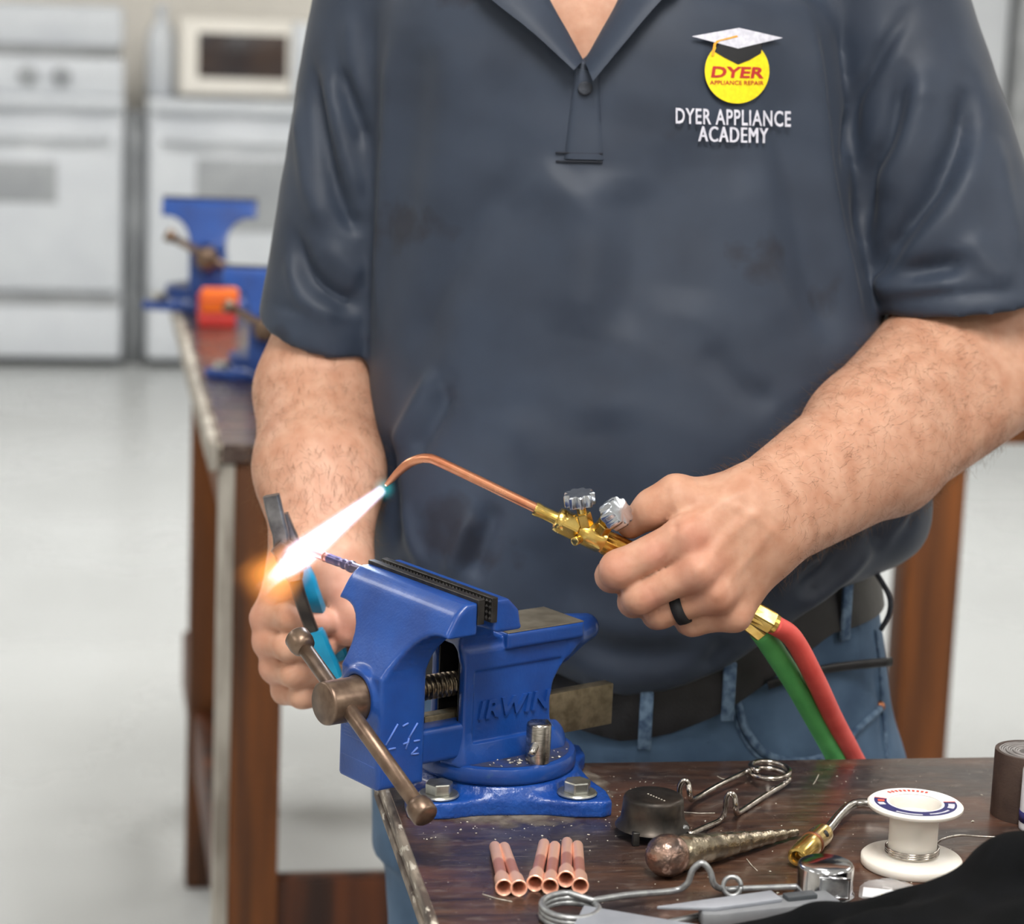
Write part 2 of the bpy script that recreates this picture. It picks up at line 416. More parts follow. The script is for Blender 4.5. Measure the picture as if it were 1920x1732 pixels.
def wood_top():
    m = bpy.data.materials.new('dark_varnished_bench_wood'); m.use_nodes = True; nt = m.node_tree; b = nt.nodes['Principled BSDF']
    tc = nt.nodes.new('ShaderNodeTexCoord')
    def noise(scale, st, det=4, dist=0.0):
        mp = nt.nodes.new('ShaderNodeMapping'); mp.inputs['Scale'].default_value = st; lnk(nt, tc.outputs['Object'], mp.inputs[0])
        n = nt.nodes.new('ShaderNodeTexNoise'); n.inputs['Scale'].default_value = scale; n.inputs['Detail'].default_value = det; n.inputs['Distortion'].default_value = dist
        lnk(nt, mp.outputs[0], n.inputs['Vector']); return n.outputs[0]
    def ramp(x, p0, p1, c0, c1):
        r = nt.nodes.new('ShaderNodeValToRGB'); e = r.color_ramp.elements; e[0].position, e[1].position = p0, p1
        e[0].color = (*c0, 1); e[1].color = (*c1, 1); lnk(nt, x, r.inputs[0]); return r.outputs[0]
    def mix(f, a, bb, fac=None):
        x = nt.nodes.new('ShaderNodeMixRGB'); lnk(nt, f, x.inputs[0]); lnk(nt, a, x.inputs[1])
        if isinstance(bb, tuple): x.inputs[2].default_value = (*bb, 1)
        else: lnk(nt, bb, x.inputs[2])
        return x.outputs[0]
    grain = noise(5, (3.0, 30, 1), 6, 0.4)
    c = ramp(grain, 0.3, 0.75, S((44, 32, 29)), S((92, 64, 48)))
    patch = ramp(noise(7, (1, 1.6, 1), 3), 0.42, 0.62, (0, 0, 0), (1, 1, 1))
    c = mix(patch, c, S((46, 38, 38)))
    warm = ramp(noise(4.0, (1.2, 3, 1), 3, 0.2), 0.52, 0.68, (0, 0, 0), (0.75, 0.75, 0.75))
    c = mix(warm, c, S((106, 66, 44)))
    dust = ramp(noise(60, (1, 2.0, 1), 6), 0.54, 0.76, (0, 0, 0), (0.45, 0.45, 0.45))
    c = mix(dust, c, S((120, 108, 100)))
    spk = ramp(noise(330, (1, 1, 1), 2), 0.72, 0.76, (0, 0, 0), (0.8, 0.8, 0.8))
    c = mix(spk, c, S((200, 190, 176)))
    scr = ramp(noise(26, (1, 34, 1), 2, 1.5), 0.70, 0.73, (0, 0, 0), (0.5, 0.5, 0.5))
    c = mix(scr, c, S((160, 146, 134)))
    lnk(nt, c, b.inputs['Base Color']); b.inputs['Coat Weight'].default_value = 0.6; b.inputs['Coat Roughness'].default_value = 0.2
    rr = nt.nodes.new('ShaderNodeMapRange'); lnk(nt, noise(16, (1, 2, 1), 5), rr.inputs[0])
    rr.inputs[1].default_value = 0.3; rr.inputs[2].default_value = 0.7; rr.inputs[3].default_value = 0.22; rr.inputs[4].default_value = 0.5
    lnk(nt, rr.outputs[0], b.inputs['Roughness'])
    bp = nt.nodes.new('ShaderNodeBump'); bp.inputs['Strength'].default_value = 0.35; bp.inputs['Distance'].default_value = 0.0006
    lnk(nt, noise(90, (1, 4, 1), 4), bp.inputs['Height']); lnk(nt, bp.outputs[0], b.inputs['Normal'])
    return m
MT['wood_top'] = wood_top()

# ------------------------------------------------------------------ room shell (the room stands 10 degrees off the camera axis)
RY = math.radians(10.0)
RE = np.array([math.cos(RY), math.sin(RY), 0]); RN = np.array([-math.sin(RY), math.cos(RY), 0]); UP = np.array([0, 0, 1.0])
RR = np.stack([RE, RN, UP], 1)
G0 = atZ(235, 690, 0.0)                    # foot of the appliance row
g0e, g0n = G0 @ RE, G0 @ RN
def rp(e, n, z=0.0): return RE*e+RN*n+UP*z
def rbox(e0, e1, n0, n1, z0, z1, bevel=0.0, seg=2):
    return box(rp((e0+e1)/2, (n0+n1)/2, (z0+z1)/2), (e1-e0, n1-n0, z1-z0), RR, bevel, seg)
WB = g0n+0.78                              # back wall
struct('floor', rbox(-5, 5.5, -4, WB+0.1, -0.1, 0.0), MT['floor'], smooth=False)
struct('ceiling', rbox(-5, 5.5, -4, WB+0.1, 2.9, 3.0), MT['ceil'], smooth=False)
struct('wall_back', rbox(-5, 5.5, WB, WB+0.1, 0, 2.9), MT['wall'], smooth=False)
struct('wall_left', rbox(-5.1, -5, -4, WB+0.1, 0, 2.9), MT['wall'], smooth=False)
struct('wall_right', rbox(5.5, 5.6, -4, WB+0.1, 0, 2.9), MT['wall'], smooth=False)
struct('wall_front', rbox(-5, 5.5, -4.1, -4, 0, 2.9), MT['wall'], smooth=False)

# ------------------------------------------------------------------ appliances along the far wall
def rng(e0, e1, label, window, strip):
    t = thing('kitchen_range', label, 'range', rp((e0+e1)/2, g0n+0.33, 0), RY)
    n0 = g0n
    obj('body', rbox(e0, e1, n0+0.03, n0+0.68, 0.03, 0.97, 0.01), MT['enamel'], t)
    obj('toe_kick', rbox(e0+0.01, e1-0.01, n0+0.06, n0+0.6, 0.0, 0.03), MT['darkgrey'], t)
    d = obj('drawer', rbox(e0+0.005, e1-0.005, n0, n0+0.03, 0.035, 0.235, 0.008), MT['enamel'], t)
    obj('drawer_lip', rbox(e0+0.01, e1-0.01, n0-0.012, n0+0.01, 0.238, 0.262, 0.005), MT['gap'], d)
    dr = obj('oven_door', rbox(e0+0.005, e1-0.005, n0-0.01, n0+0.03, 0.285, 0.90, 0.01), MT['enamel'], t)
    obj('window_pane', rbox(window[0], window[1], n0-0.013, n0-0.008, window[2], window[3], 0.002), MT['greypanel'], dr)
    obj('door_handle', join(tube([rp(e0+0.06, n0-0.012, 0.85), rp(e0+0.06, n0-0.05, 0.855), rp(e1-0.06, n0-0.05, 0.855), rp(e1-0.06, n0-0.012, 0.85)], 0.012, 10)), MT['enamel'], dr)
    obj('cooktop', rbox(e0-0.004, e1+0.004, n0-0.02, n0+0.68, 0.955, 1.0, 0.012), MT['enamel'], t)
    if strip:
        obj('control_panel', rbox(e0, e1, n0+0.0, n0+0.10, 1.0, 1.14, 0.012), MT['enamel'], t)
        for ke in strip:
            k = obj('knob', lathe([(0, 0), (0.035, 0), (0.033, 0.02), (0.026, 0.03), (0, 0.03)], 20, rp(ke, n0, 1.07), -RN), MT['greypanel'], t)
        obj('backguard', rbox(e0, e1, n0+0.10, n0+0.20, 1.17, 1.33, 0.03, 3), MT['enamel'], t)
        obj('backguard_base', rbox(e0+0.01, e1-0.01, n0+0.11, n0+0.2, 1.13, 1.18), MT['gap'], t)
    return t
rng(g0e-0.78, g0e-0.015, 'white kitchen range with raised control panel at the far left', (g0e-0.62, g0e-0.255, 0.61, 0.76), (g0e-0.36, g0e-0.24, g0e-0.55))
rng(g0e+0.075, g0e+0.835, 'white kitchen range carrying the microwave oven', (g0e+0.25, g0e+0.68, 0.52, 0.79), None)
gp = obj('filler_panel', rbox(g0e-0.010, g0e+0.068, g0n+0.09, g0n+0.12, 0, 0.95), MT['gap'])
tag(gp, 'grey filler panel in the gap between the two white ranges', 'panel')
t = thing('microwave_oven', 'white microwave oven with dark door glass on the range', 'microwave', rp(g0e+0.45, g0n+0.3, 1.0), RY)
obj('body', rbox(g0e+0.185, g0e+0.72, g0n+0.09, g0n+0.5, 1.012, 1.30, 0.012), MT['wall'], t)
obj('door', rbox(g0e+0.195, g0e+0.60, g0n+0.07, g0n+0.095, 1.02, 1.29, 0.008), MT['wall'], t)
obj('window_pane', rbox(g0e+0.255, g0e+0.585, g0n+0.066, g0n+0.072, 1.08, 1.245, 0.003), MT['darkglass'], t)
obj('control_panel', rbox(g0e+0.605, g0e+0.71, g0n+0.07, g0n+0.095, 1.02, 1.29, 0.006), MT['enamel'], t)
for fe in (0.22, 0.68):
    for fn in (0.12, 0.46): obj('foot', rod(rp(g0e+fe, g0n+fn, 1.0), rp(g0e+fe, g0n+fn, 1.013), 0.012, 12), MT['darkgrey'], t)
t = thing('water_jug', 'white plastic jug on the range beside the microwave oven', 'jug', rp(g0e+0.125, g0n+0.22, 1.0), RY)
pj = rp(g0e+0.125, g0n+0.22, 1.0)
obj('body', lathe([(0, 0), (0.05, 0), (0.056, 0.01), (0.056, 0.2), (0.045, 0.25), (0.02, 0.285), (0.02, 0.31), (0, 0.31)], 24, pj), MT['enamel'], t)
obj('cap', lathe([(0, 0.31), (0.024, 0.31), (0.024, 0.335), (0, 0.335)], 20, pj), MT['enamel'], t)

# tall white refrigerator seen past the right shoulder
rf_n = g0n; rf_e = atPl(1886, 150, RN*g0n, RN) @ RE
t = thing('refrigerator', 'tall white refrigerator past the right sleeve', 'refrigerator', rp(rf_e-0.4, rf_n+0.35, 0), RY)
obj('body', rbox(rf_e-0.76, rf_e, rf_n+0.06, rf_n+0.74, 0.02, 1.8, 0.012), MT['enamel'], t)
d = obj('door', rbox(rf_e-0.76, rf_e, rf_n, rf_n+0.055, 0.62, 1.79, 0.015), MT['enamel'], t)
obj('handle', tube([rp(rf_e-0.7, rf_n, 0.75), rp(rf_e-0.7, rf_n-0.045, 0.78), rp(rf_e-0.7, rf_n-0.045, 1.4), rp(rf_e-0.7, rf_n, 1.43)], 0.012, 10), MT['enamel'], d)
d = obj('freezer_drawer', rbox(rf_e-0.76, rf_e, rf_n, rf_n+0.055, 0.06, 0.61, 0.015), MT['enamel'], t)
obj('handle', tube([rp(rf_e-0.62, rf_n, 0.54), rp(rf_e-0.6, rf_n-0.045, 0.54), rp(rf_e-0.14, rf_n-0.045, 0.54), rp(rf_e-0.12, rf_n, 0.54)], 0.012, 10), MT['enamel'], d)
for fe in (0.06, 0.7):
    for fn in (0.12, 0.66): obj('foot', rod(rp(rf_e-fe, rf_n+fn, 0), rp(rf_e-fe, rf_n+fn, 0.025), 0.02, 12), MT['darkgrey'], t)
t = thing('storage_cabinet', 'dark grey cabinet at the right picture edge', 'cabinet', rp(rf_e+0.36, rf_n+0.3, 0), RY)
obj('body', rbox(rf_e+0.035, rf_e+0.7, rf_n+0.02, rf_n+0.55, 0.06, 1.72, 0.006), MT['gap'], t)
for q in (0, 1):
    d = obj('door', rbox(rf_e+0.04+q*0.33, rf_e+0.36+q*0.335, rf_n, rf_n+0.02, 0.07, 1.71, 0.004), MT['gap'], t)
    obj('handle', rod(rp(rf_e+(0.33 if q == 0 else 0.41), rf_n-0.015, 0.9), rp(rf_e+(0.33 if q == 0 else 0.41), rf_n-0.015, 1.05), 0.006, 10), MT['darkgrey'], d)
obj('plinth', rbox(rf_e+0.045, rf_e+0.69, rf_n+0.04, rf_n+0.53, 0.0, 0.062), MT['darkgrey'], t)

# ------------------------------------------------------------------ benches
BZ = 0.90
def bench(label, A, wid, dep, post, posts, toward=1, trim_post=False, str_z=None, th=0.025, postm='orange_post', ap=0.11):
    """A = back-left (toward=-1) or front-left (toward=+1) corner of the top; wid along RE, dep along toward*RN"""
    ae, an = A @ RE, A @ RN
    n0, n1 = (an, an+dep) if toward > 0 else (an-dep, an)
    t = thing('workbench', label, 'workbench', rp(ae+wid/2, (n0+n1)/2, 0), RY)
    obj('bench_top', rbox(ae, ae+wid, n0, n1, BZ-th, BZ, 0.0015, 1), MT['wood_top'], t, smooth=False)
    L = n1-n0
    for k, (z0, z1, o) in enumerate(((BZ-0.0085, BZ-0.0005, 0.003), (BZ-0.0165, BZ-0.009, 0.0018), (BZ-th, BZ-0.017, 0.003))):
        obj('edge_strip', rbox(ae-o, ae+0.002, n0, n1, z0, z1, 0.0008, 1), MT['ply_edge'], t)
    for (pe, pn) in posts:
        obj('leg', rbox(ae+pe, ae+pe+post, n0+pn, n0+pn+post, 0, BZ-th, 0.004), MT[postm], t)
    es = [p[0] for p in posts]; ns = [p[1] for p in posts]
    e0, e1, m0, m1 = min(es), max(es)+post, min(ns), max(ns)+post
    for (q0, q1, r0_, r1_) in ((e0+post, e1-post, m0+0.01, m0+0.045), (e0+post, e1-post, m1-0.045, m1-0.01), (e0+0.01, e0+0.045, m0+post, m1-post), (e1-0.045, e1-0.01, m0+post, m1-post)):
        obj('apron', rbox(ae+q0, ae+q1, n0+r0_, n0+r1_, BZ-th-ap, BZ-th, 0.003), MT[postm], t)
        if str_z: obj('stretcher', rbox(ae+q0, ae+q1, n0+r0_, n0+r1_, str_z-0.10, str_z, 0.003), MT['dark_post'], t)
    if trim_post:
        pe, pn = posts[0]
        obj('pale_edging', rbox(ae+pe-0.019, ae+pe, n0+pn-0.002, n0+pn+0.05, 0.0, BZ-0.026, 0.003), MT['pale_edge'], t)
        obj('pale_top_edging', rbox(ae-0.016, ae-0.004, n0, n1, BZ-0.036, BZ+0.002, 0.003), MT['pale_edge'], t)
    return t
MT['ply_edge'] = pmat('chipped_plywood_edge', S((150, 138, 124)), S((74, 62, 55)), scale=55, stretch=(1, 0.35, 1), detail=6, rough=0.8, bump=0.6, bscale=120, ramp=(0.42, 0.6), spots=(140, S((206, 198, 184)), 0.6))
BA = np.array([-0.093, 1.845, BZ])
bench1 = bench('dark brown varnished workbench in front carrying the blue vise and brazing tools', BA, 1.7, 0.75, 0.09, ((0.12, 0.03), (1.5, 0.03), (0.12, 0.6), (1.5, 0.6)), toward=-1, str_z=0.3)
B2 = np.array([*atZ(415, 832, BZ)[:2], BZ])
bench2 = bench('brown bench with pale worn edging, left behind the man, carrying two blue vises', B2, 0.80, 1.42, 0.066, ((0.019, 0.012), (0.72, 0.012), (0.0, 0.80), (0.72, 1.3)), toward=1, trim_post=True, str_z=0.305)
B3 = np.array([*atZ(1718, 750, BZ)[:2], BZ])
bench3 = bench('brown wooden bench behind the man at the right edge', B3, 1.3, 0.7, 0.082, ((0.012, 0.012), (1.2, 0.012), (0.012, 0.6), (1.2, 0.6)), toward=1, ap=0.045)
# ------------------------------------------------------------------ bench vise (built in its own millimetre frame)
MT['blue'] = pmat('blue_enamel_cast_iron', S((22, 70, 146)), S((16, 58, 128)), scale=30, rough=0.32, rough2=0.42, coat=0.25, bump=0.25, bscale=420, bdist=0.0006, spots=(34, S((58, 90, 120)), 0.72))
MT['bluerough'] = pmat('rough_blue_casting', S((28, 76, 156)), S((20, 62, 138)), scale=40, rough=0.3, coat=0.3, bump=0.9, bscale=170, bdist=0.0016)
MT['bronze'] = pmat('brown_oxide_steel', S((126, 106, 90)), S((100, 82, 70)), scale=90, rough=0.36, metal=0.75, bump=0.1, bscale=300)
MT['barsteel'] = pmat('tarnished_bar_steel', S((134, 122, 100)), S((104, 94, 74)), scale=120, rough=0.45, metal=0.7, bump=0.2, bscale=300)
MT['blacksteel'] = pmat('black_oxide_steel', S((62, 60, 58)), S((44, 42, 41)), scale=120, rough=0.42, metal=0.6)
MT['zinc'] = pmat('zinc_plated_steel', S((196, 196, 188)), S((160, 160, 152)), scale=90, rough=0.3, metal=0.9)
MT['nickel'] = pmat('bright_turned_steel', S((190, 186, 180)), S((150, 146, 140)), scale=200, stretch=(1, 1, 6), rough=0.24, metal=1.0)
MT['screw'] = pmat('greasy_screw_steel', S((140, 126, 104)), S((60, 52, 44)), scale=160, rough=0.3, metal=0.9)
MT['chalk'] = pmat('pale_paint_pen', S((92, 122, 196)), rough=0.8)
MT['anvil'] = pmat('bare_ground_anvil_steel', S((142, 134, 118)), S((112, 104, 90)), scale=50, rough=0.42, metal=0.55)
MT['shaving'] = pmat('white_flux_crumbs', S((225, 220, 205)), S((150, 142, 128)), scale=300, rough=0.5)
mm = 0.001
VC = -9.0
def arc_T(w0, w1, z0, z1, ztop, wtop, zb):
    R_ = []
    for k in range(9):
        t_ = math.pi/2*k/8
        R_.append((w0+(w1-w0)*(1-math.cos(t_)), z0+(z1-z0)*math.sin(t_)))
    right = [(w0, zb)]+R_+[(wtop, z1), (wtop, ztop)]
    left = [(-a_, b_) for a_, b_ in right[::-1]]
    return [(VC+a_, b_) for a_, b_ in right+left]
def make_vise(label, loc, rz):
    t = thing('bench_vise', label, 'vise', loc, rz)
    L = lambda g: (np.asarray(g[0])*mm, g[1])
    def part(name, g, m, parent=t, angle=None, smooth=True, lab=None): return obj(name, L(g), m, parent, local=True, angle=angle, smooth=smooth, label=lab)
    # base
    bu = np.array([0.878, -0.479, 0]); bv = np.array([0.479, 0.878, 0]); bc = bu*7.6
    Rb = np.stack([bu, bv, [0, 0, 1]], 1)
    ch = [CY(bc+[0, 0, 0], bc+[0, 0, 21], 60, 3)]
    OUT = [(75, -44), (75, -66), (69, -71), (44, -70), (28, -65), (12, -62), (-12, -62), (-28, -65), (-44, -70), (-69, -71), (-75, -66), (-75, -44), (-66, -24), (-63, 0)]
    OUT = OUT+[(-a_, -b_) for a_, b_ in OUT]
    lower = Xf(PR(OUT, 0, 1, 2, -4, 12.5, 2.5), Rb, bc)
    node = U([ch[0], lower], 12)
    pocket = U([CY(bc+bu*sx*51+bv*sy*53+[0, 0, 13], bc+bu*sx*51+bv*sy*53+[0, 0, 40], 14, 1) for sx in (-1, 1) for sy in (-1, 1)], 0)
    node = Int(Sub(node, pocket, 3), BX((0, 0, 40), (200, 200, 40)), 1.0)
    V_, Q_ = snet(node, (-110, -110, -6), (110, 110, 30), 1.6)
    part('base', (V_, Q_), MT['bluerough'])
    for sx in (-1, 1):
        for sy in (-1, 1):
            c = bc+bu*sx*51+bv*sy*53
            b_ = part('bolt', join(hexrod(c+[0, 0, 14.5], c+[0, 0, 23], 10.5, 0.8)), MT['zinc'], smooth=False)
            part('washer', lathe([(5, 0), (14.5, 0), (15, 1), (14, 2.2), (5, 2.2)], 32, c+[0, 0, 12.8], closed=True), MT['zinc'], b_, angle=40)
    # swivel disc
    part('swivel_disc', lathe([(0, 21), (58, 21), (60, 22), (61, 24), (61, 31), (60, 33.4), (57, 34.2), (0, 34.2)], 72, bc*0.6), MT['blue'], angle=50)
    part('grease_film', lathe([(0, 34.25), (56, 34.25), (56.2, 34.4), (0, 34.5)], 48, bc*0.6), pmatc('grimy_disc_face', S((58, 60, 76)), S((40, 58, 110)), 60), angle=50)
    # fixed body
    side = [(-47, 33), (44, 33), (38, 42), (35, 55), (34, 72), (37, 86), (45, 99), (57, 110), (64, 113), (64, 119), (-47, 119)]
    low = PR([(x, z) for x, z in side], 0, 2, 1, VC-21, VC+21, 2.5)
    foot = RC((-36, VC, 33), (36, VC, 33), 24, 24)
    foot = Int(foot, BX((0, 0, 43), (100, 100, 9)), 1)
    up = PR([(-58, 146), (-58, 170), (-46, 170), (-36, 160), (-34, 150), (-30, 141), (-22, 130), (-8, 124), (-8, 112), (-47, 112)], 0, 2, 1, -90, 80, 2.0)
    Tf = PR(arc_T(17, 56, 112, 146, 170.2, 68, 100), 1, 2, 0, -80, 20, 2.0)
    upper = Int(up, Tf, 3)
    anvil = U([PR([(-12, 117), (60, 117), (60, 129), (-12, 129)], 0, 2, 1, VC-25, VC+25, 1.6)], 0)
    horn = Int(U([RC((52, VC, 112), (82, VC, 116), 20, 9), RC((50, VC, 118), (80, VC, 117.5), 10, 9)], 6), BX((76, VC, 110), (26, 40, 19)), 3)
    body = U([U([low, foot], 10), upper, horn], 6); body = U([body, anvil], 1.5)
    chan = U([BX((-60, VC, 84), (40, 13, 38), None, 6), BX((0, VC, 53), (120, 7.5, 19), None, 1)], 0)
    plate = BX((2, VC-22.2, 76), (40, 2.6, 27), None, 1.0)
    body = Sub(Sub(body, chan, 3), plate, 0.8)
    V_, Q_ = snet(body, (-66, -84, 26), (102, 66, 176), 1.25)
    bo = part('fixed_jaw_body', (V_, Q_), MT['blue'])
    part('anvil_face', box((24, VC, 129.3), (71, 48.5, 1.0), None, 0.4), MT['anvil'], bo, smooth=False)
    txt = text_geo('IRWIN', 15.5, 0.9, bold=0.45, shear=0.18, spacing=1.1)
    tv = txt[0]; w_ = tv[:, 0].max()-tv[:, 0].min()
    tv = tv-[tv[:, 0].min(), tv[:, 1].min(), 0]
    tv = np.stack([-33+tv[:, 0]*(66/w_), VC-20.2-tv[:, 2]*1.6, 66+tv[:, 1]*1.2], 1)
    part('raised_lettering', (tv, txt[1]), MT['blue'], bo, smooth=False)
    # moving jaw
    sidem = [(-124, 28), (-84, 28), (-84, 112), (-80, 126), (-73, 140), (-72, 146), (-72, 170), (-79, 170)]+[(q[0], q[1]) for q in catmull([(-82, 169.4, 0), (-90, 162.5, 0), (-96.5, 152.5, 0), (-102, 143, 0), (-110, 130, 0), (-124, 110, 0)], 5)]
    mv = Int(PR(sidem, 0, 2, 1, -100, 80, 4.0), PR(arc_T(26, 60, 108, 146, 170.2, 68, 20), 1, 2, 0, -140, -60, 2.5), 4)
    ring = Sub(CY((-120, VC, 91), (-127, VC, 91), 22.0, 2.5), CY((-122, VC, 91), (-140, VC, 91), 17.5), 1)
    mv = U([mv, ring], 4)
    bar = BX((-66, VC, 52), (30, 20, 13), None, 3)
    V_, Q_ = snet(U([mv, bar], 3), (-134, -84, 22), (-30, 66, 176), 1.25)
    mo = part('moving_jaw', (V_, Q_), MT['blue'])
    part('slide_bar', box((20, VC+1.5, 53), (178, 11, 33), None, 1.2), MT['barsteel'], smooth=True, angle=35)
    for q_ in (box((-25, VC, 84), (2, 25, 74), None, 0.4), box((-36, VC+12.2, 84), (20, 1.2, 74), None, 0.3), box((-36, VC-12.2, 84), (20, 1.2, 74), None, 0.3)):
        part('channel_shade_face', q_, pmatc('painted_channel_shade', S((26, 24, 24)), S((14, 13, 13)), 90), bo, smooth=False)  # added near-black plates: shade of the hollow channel painted as colour
    # chalk strokes on the moving jaw
    st = [((575, 1105), (505, 1228)), ((522, 1252), (562, 1244)), ((603, 1118), (636, 1100)), ((690, 1098), (640, 1185)), ((606, 1222), (640, 1208)), ((640, 1185), (622, 1250)), ((668, 1205), (702, 1198)), ((690, 1240), (652, 1280)), ((652, 1280), (695, 1276))]
    for a_, b_ in st:
        pa, pb = [vise_px(q, VC-26.15) for q in (a_, b_)]
        part('paint_stroke', tube([pa, (pa+pb)/2, pb], 0.75, 6, flat=(1, 1)), MT['chalk'], mo)
    # jaw plates with serrations
    def plate_geo(x0, x1, face):
        z0, z1, y0, y1 = 153.5, 171.6, -77.5, 59.5
        g = [box(((x0+x1)/2, (y0+y1)/2, (z0+z1)/2), (x1-x0, y1-y0, z1-z0), None, 0.4, 1)]
        n_ = 34
        for k in range(n_):
            yy = y0+(k+0.5)*(y1-y0)/n_
            for zz in (156.5, 160.5, 164.5, 168.5):
                p = prism([(-1.7, -1.7), (1.7, -1.7), (1.7, 1.7), (-1.7, 1.7)], 0.01)
                tip = np.array([[face[0]+face[1]*1.2, yy, zz], [face[0], yy-1.9, zz], [face[0], yy, zz-1.9], [face[0], yy+1.9, zz], [face[0], yy, zz+1.9]])
                g.append((tip, [[0, 1, 2], [0, 2, 3], [0, 3, 4], [0, 4, 1]]))
        return join(*g)
    part('jaw_plate', plate_geo(-73.2, -67.4, (-67.4, 1)), MT['blacksteel'], mo, smooth=False)
    part('jaw_plate', plate_geo(-61.4, -56.0, (-61.4, -1)), MT['blacksteel'], bo, smooth=False)
    # screw
    sc_ = []
    rr = lambda x: 8.2+1.3*math.cos(2*math.pi*x/4.2)
    xs = np.arange(-122, -20, 0.6)
    V_, Fc = [], []
    for i, x in enumerate(xs):
        for k in range(20):
            a_ = 2*math.pi*k/20; r_ = 8.2+1.3*max(-0.8, min(0.8, 1.6*math.cos(2*math.pi*x/4.2-a_)))
            V_.append((x, VC+r_*math.cos(a_), 90+r_*math.sin(a_)))
    for i in range(len(xs)-1):
        for k in range(20): Fc.append([i*20+k, (i+1)*20+k, (i+1)*20+(k+1) % 20, i*20+(k+1) % 20])
    part('screw', (V_, Fc), MT['screw'])
    hd = part('screw_head', lathe([(0, 0), (14.2, 0), (15.4, 1), (15.8, 3), (15.8, 26), (16.8, 29), (16.8, 33), (0, 33)], 40, (-155.5, VC, 91), (1, 0, 0)), MT['bronze'], angle=50)
    ha = part('handle_rod', rod(HA, HB, 5.6, 24), MT['bronze'])
    hdir = nrm(np.asarray(HB)-np.asarray(HA))
    for e_, s_ in ((HA, -1), (HB, 1)):
        part('handle_cap', lathe([(0, 0), (8.0, 0), (9.4, 1.6), (9.6, 9), (8.6, 13), (5.6, 15.5), (0, 16)], 28, np.asarray(e_)+hdir*s_*12, -hdir*s_), MT['bronze'], ha, angle=50)
    # lock pin with cross bar
    lp = np.array([6.5, -51.3, 34.2])
    pin = part('lock_pin', lathe([(0, 0), (9.2, 0), (9.2, 28), (8.6, 29.4), (7.6, 30), (0, 30)], 32, lp), MT['nickel'], angle=50)
    cb = nrm(np.array([0.75, 0.5, 0.42])); 
    part('cross_bar', tube([lp+[0, 0, 18]-cb*19, lp+[0, 0, 18]-cb*17, lp+[0, 0, 18]+cb*17, lp+[0, 0, 18]+cb*19], [2.2, 3.2, 3.2, 2.2], 14), MT['nickel'], pin)
    return t
_pm = {}
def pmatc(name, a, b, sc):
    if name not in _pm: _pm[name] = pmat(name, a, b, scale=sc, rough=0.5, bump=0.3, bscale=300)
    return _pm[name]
def text_geo(s, size, depth, bold=0.0, shear=0.0, spacing=1.0):
    cu = bpy.data.curves.new('txt', 'FONT'); cu.body = s; cu.size = size; cu.extrude = depth; cu.offset = bold; cu.shear = shear; cu.space_character = spacing
    cu.align_x = 'CENTER'; cu.resolution_u = 3
    o = bpy.data.objects.new('txt', cu); COL.objects.link(o)
    dg = bpy.context.evaluated_depsgraph_get(); me = bpy.data.meshes.new_from_object(o.evaluated_get(dg))
    V_ = np.array([v.co[:] for v in me.vertices]); Fc = [list(p.vertices) for p in me.polygons]
    bpy.data.objects.remove(o); bpy.data.curves.remove(cu); bpy.data.meshes.remove(me)
    return V_, Fc
VA = math.radians(37.8)
VO = np.array([*atZ(916, 1398, 0.933)[:2], BZ])
_ax = np.array([math.cos(VA), math.sin(VA), 0]); _aj = np.array([-math.sin(VA), math.cos(VA), 0])
def vise_w(x, y, z): return VO+(_ax*x+_aj*y+UP*z)*mm
def vise_l(P): v = P-VO; return np.array([v @ _ax, v @ _aj, v[2]])/mm
def vise_px(z, y): return vise_l(atPl(560+z[0]/3.0935, 1000+z[1]/3.0935, vise_w(0, y, 0), _aj))
def vise_px_x(z, x): return vise_l(atPl(560+z[0]/3.0935, 1000+z[1]/3.0935, vise_w(x, 0, 0), _ax))
HA = vise_px_x((28, 655), -141.5); HB = vise_px_x((690, 1575), -141.5)
print('handle', HA, HB)
vise = make_vise('blue bench vise bolted to the front bench, gripping a copper tube', VO, VA)
# the same kind of vise twice on the bench behind
va = copy_tree(vise); va.location = Vector(atZ(384, 578, BZ+0.0008)); va.rotation_euler = (0, 0, math.radians(94)); va.scale = (1.18,)*3
tag(va, 'blurred blue vise standing at the far end of the rear bench', 'vise')
vb = copy_tree(vise); vb.location = Vector(atZ(502, 706, BZ+0.0008)); vb.rotation_euler = (0, 0, math.radians(90))
tag(vb, 'blurred blue vise on the rear bench beside the left sleeve', 'vise')
for v_ in (vise, va, vb): v_['group'] = 'blue bench vises'
# ------------------------------------------------------------------ the man: skin, shirt, jeans
def skin_mat():
    m = pmat('fair_skin', S((200, 155, 130)), S((182, 132, 106)), scale=60, detail=6, rough=0.48, rough2=0.58, sss=0.12, bump=0.25, bscale=260, bdist=0.0006, spec=0.35, ramp=(0.35, 0.7))
    nt = m.node_tree; b = nt.nodes['Principled BSDF']
    src = b.inputs['Base Color'].links[0].from_socket
    at = nt.nodes.new('ShaderNodeAttribute'); at.attribute_name = 'blush'
    mx = nt.nodes.new('ShaderNodeMixRGB'); lnk(nt, at.outputs['Fac'], mx.inputs[0]); lnk(nt, src, mx.inputs[1]); mx.inputs[2].default_value = (*S((200, 124, 110)), 1)
    lnk(nt, mx.outputs[0], b.inputs['Base Color'])
    return m
MT['skin'] = skin_mat()
MT['shirt'] = pmat('charcoal_polo_knit', S((47, 56, 71)), S((41, 49, 63)), scale=14, rough=0.55, spec=0.38, sheen=0.06, bump=0.12, bscale=1400, bdist=0.0003, ramp=(0.4, 0.66), spots=(9, S((35, 39, 50)), 0.66))
MT['denim'] = pmat('blue_denim', S((52, 75, 100)), S((76, 100, 126)), scale=16, detail=8, rough=0.8, bump=0.3, bscale=900, bdist=0.0004, spots=(5, S((84, 108, 130)), 0.6))
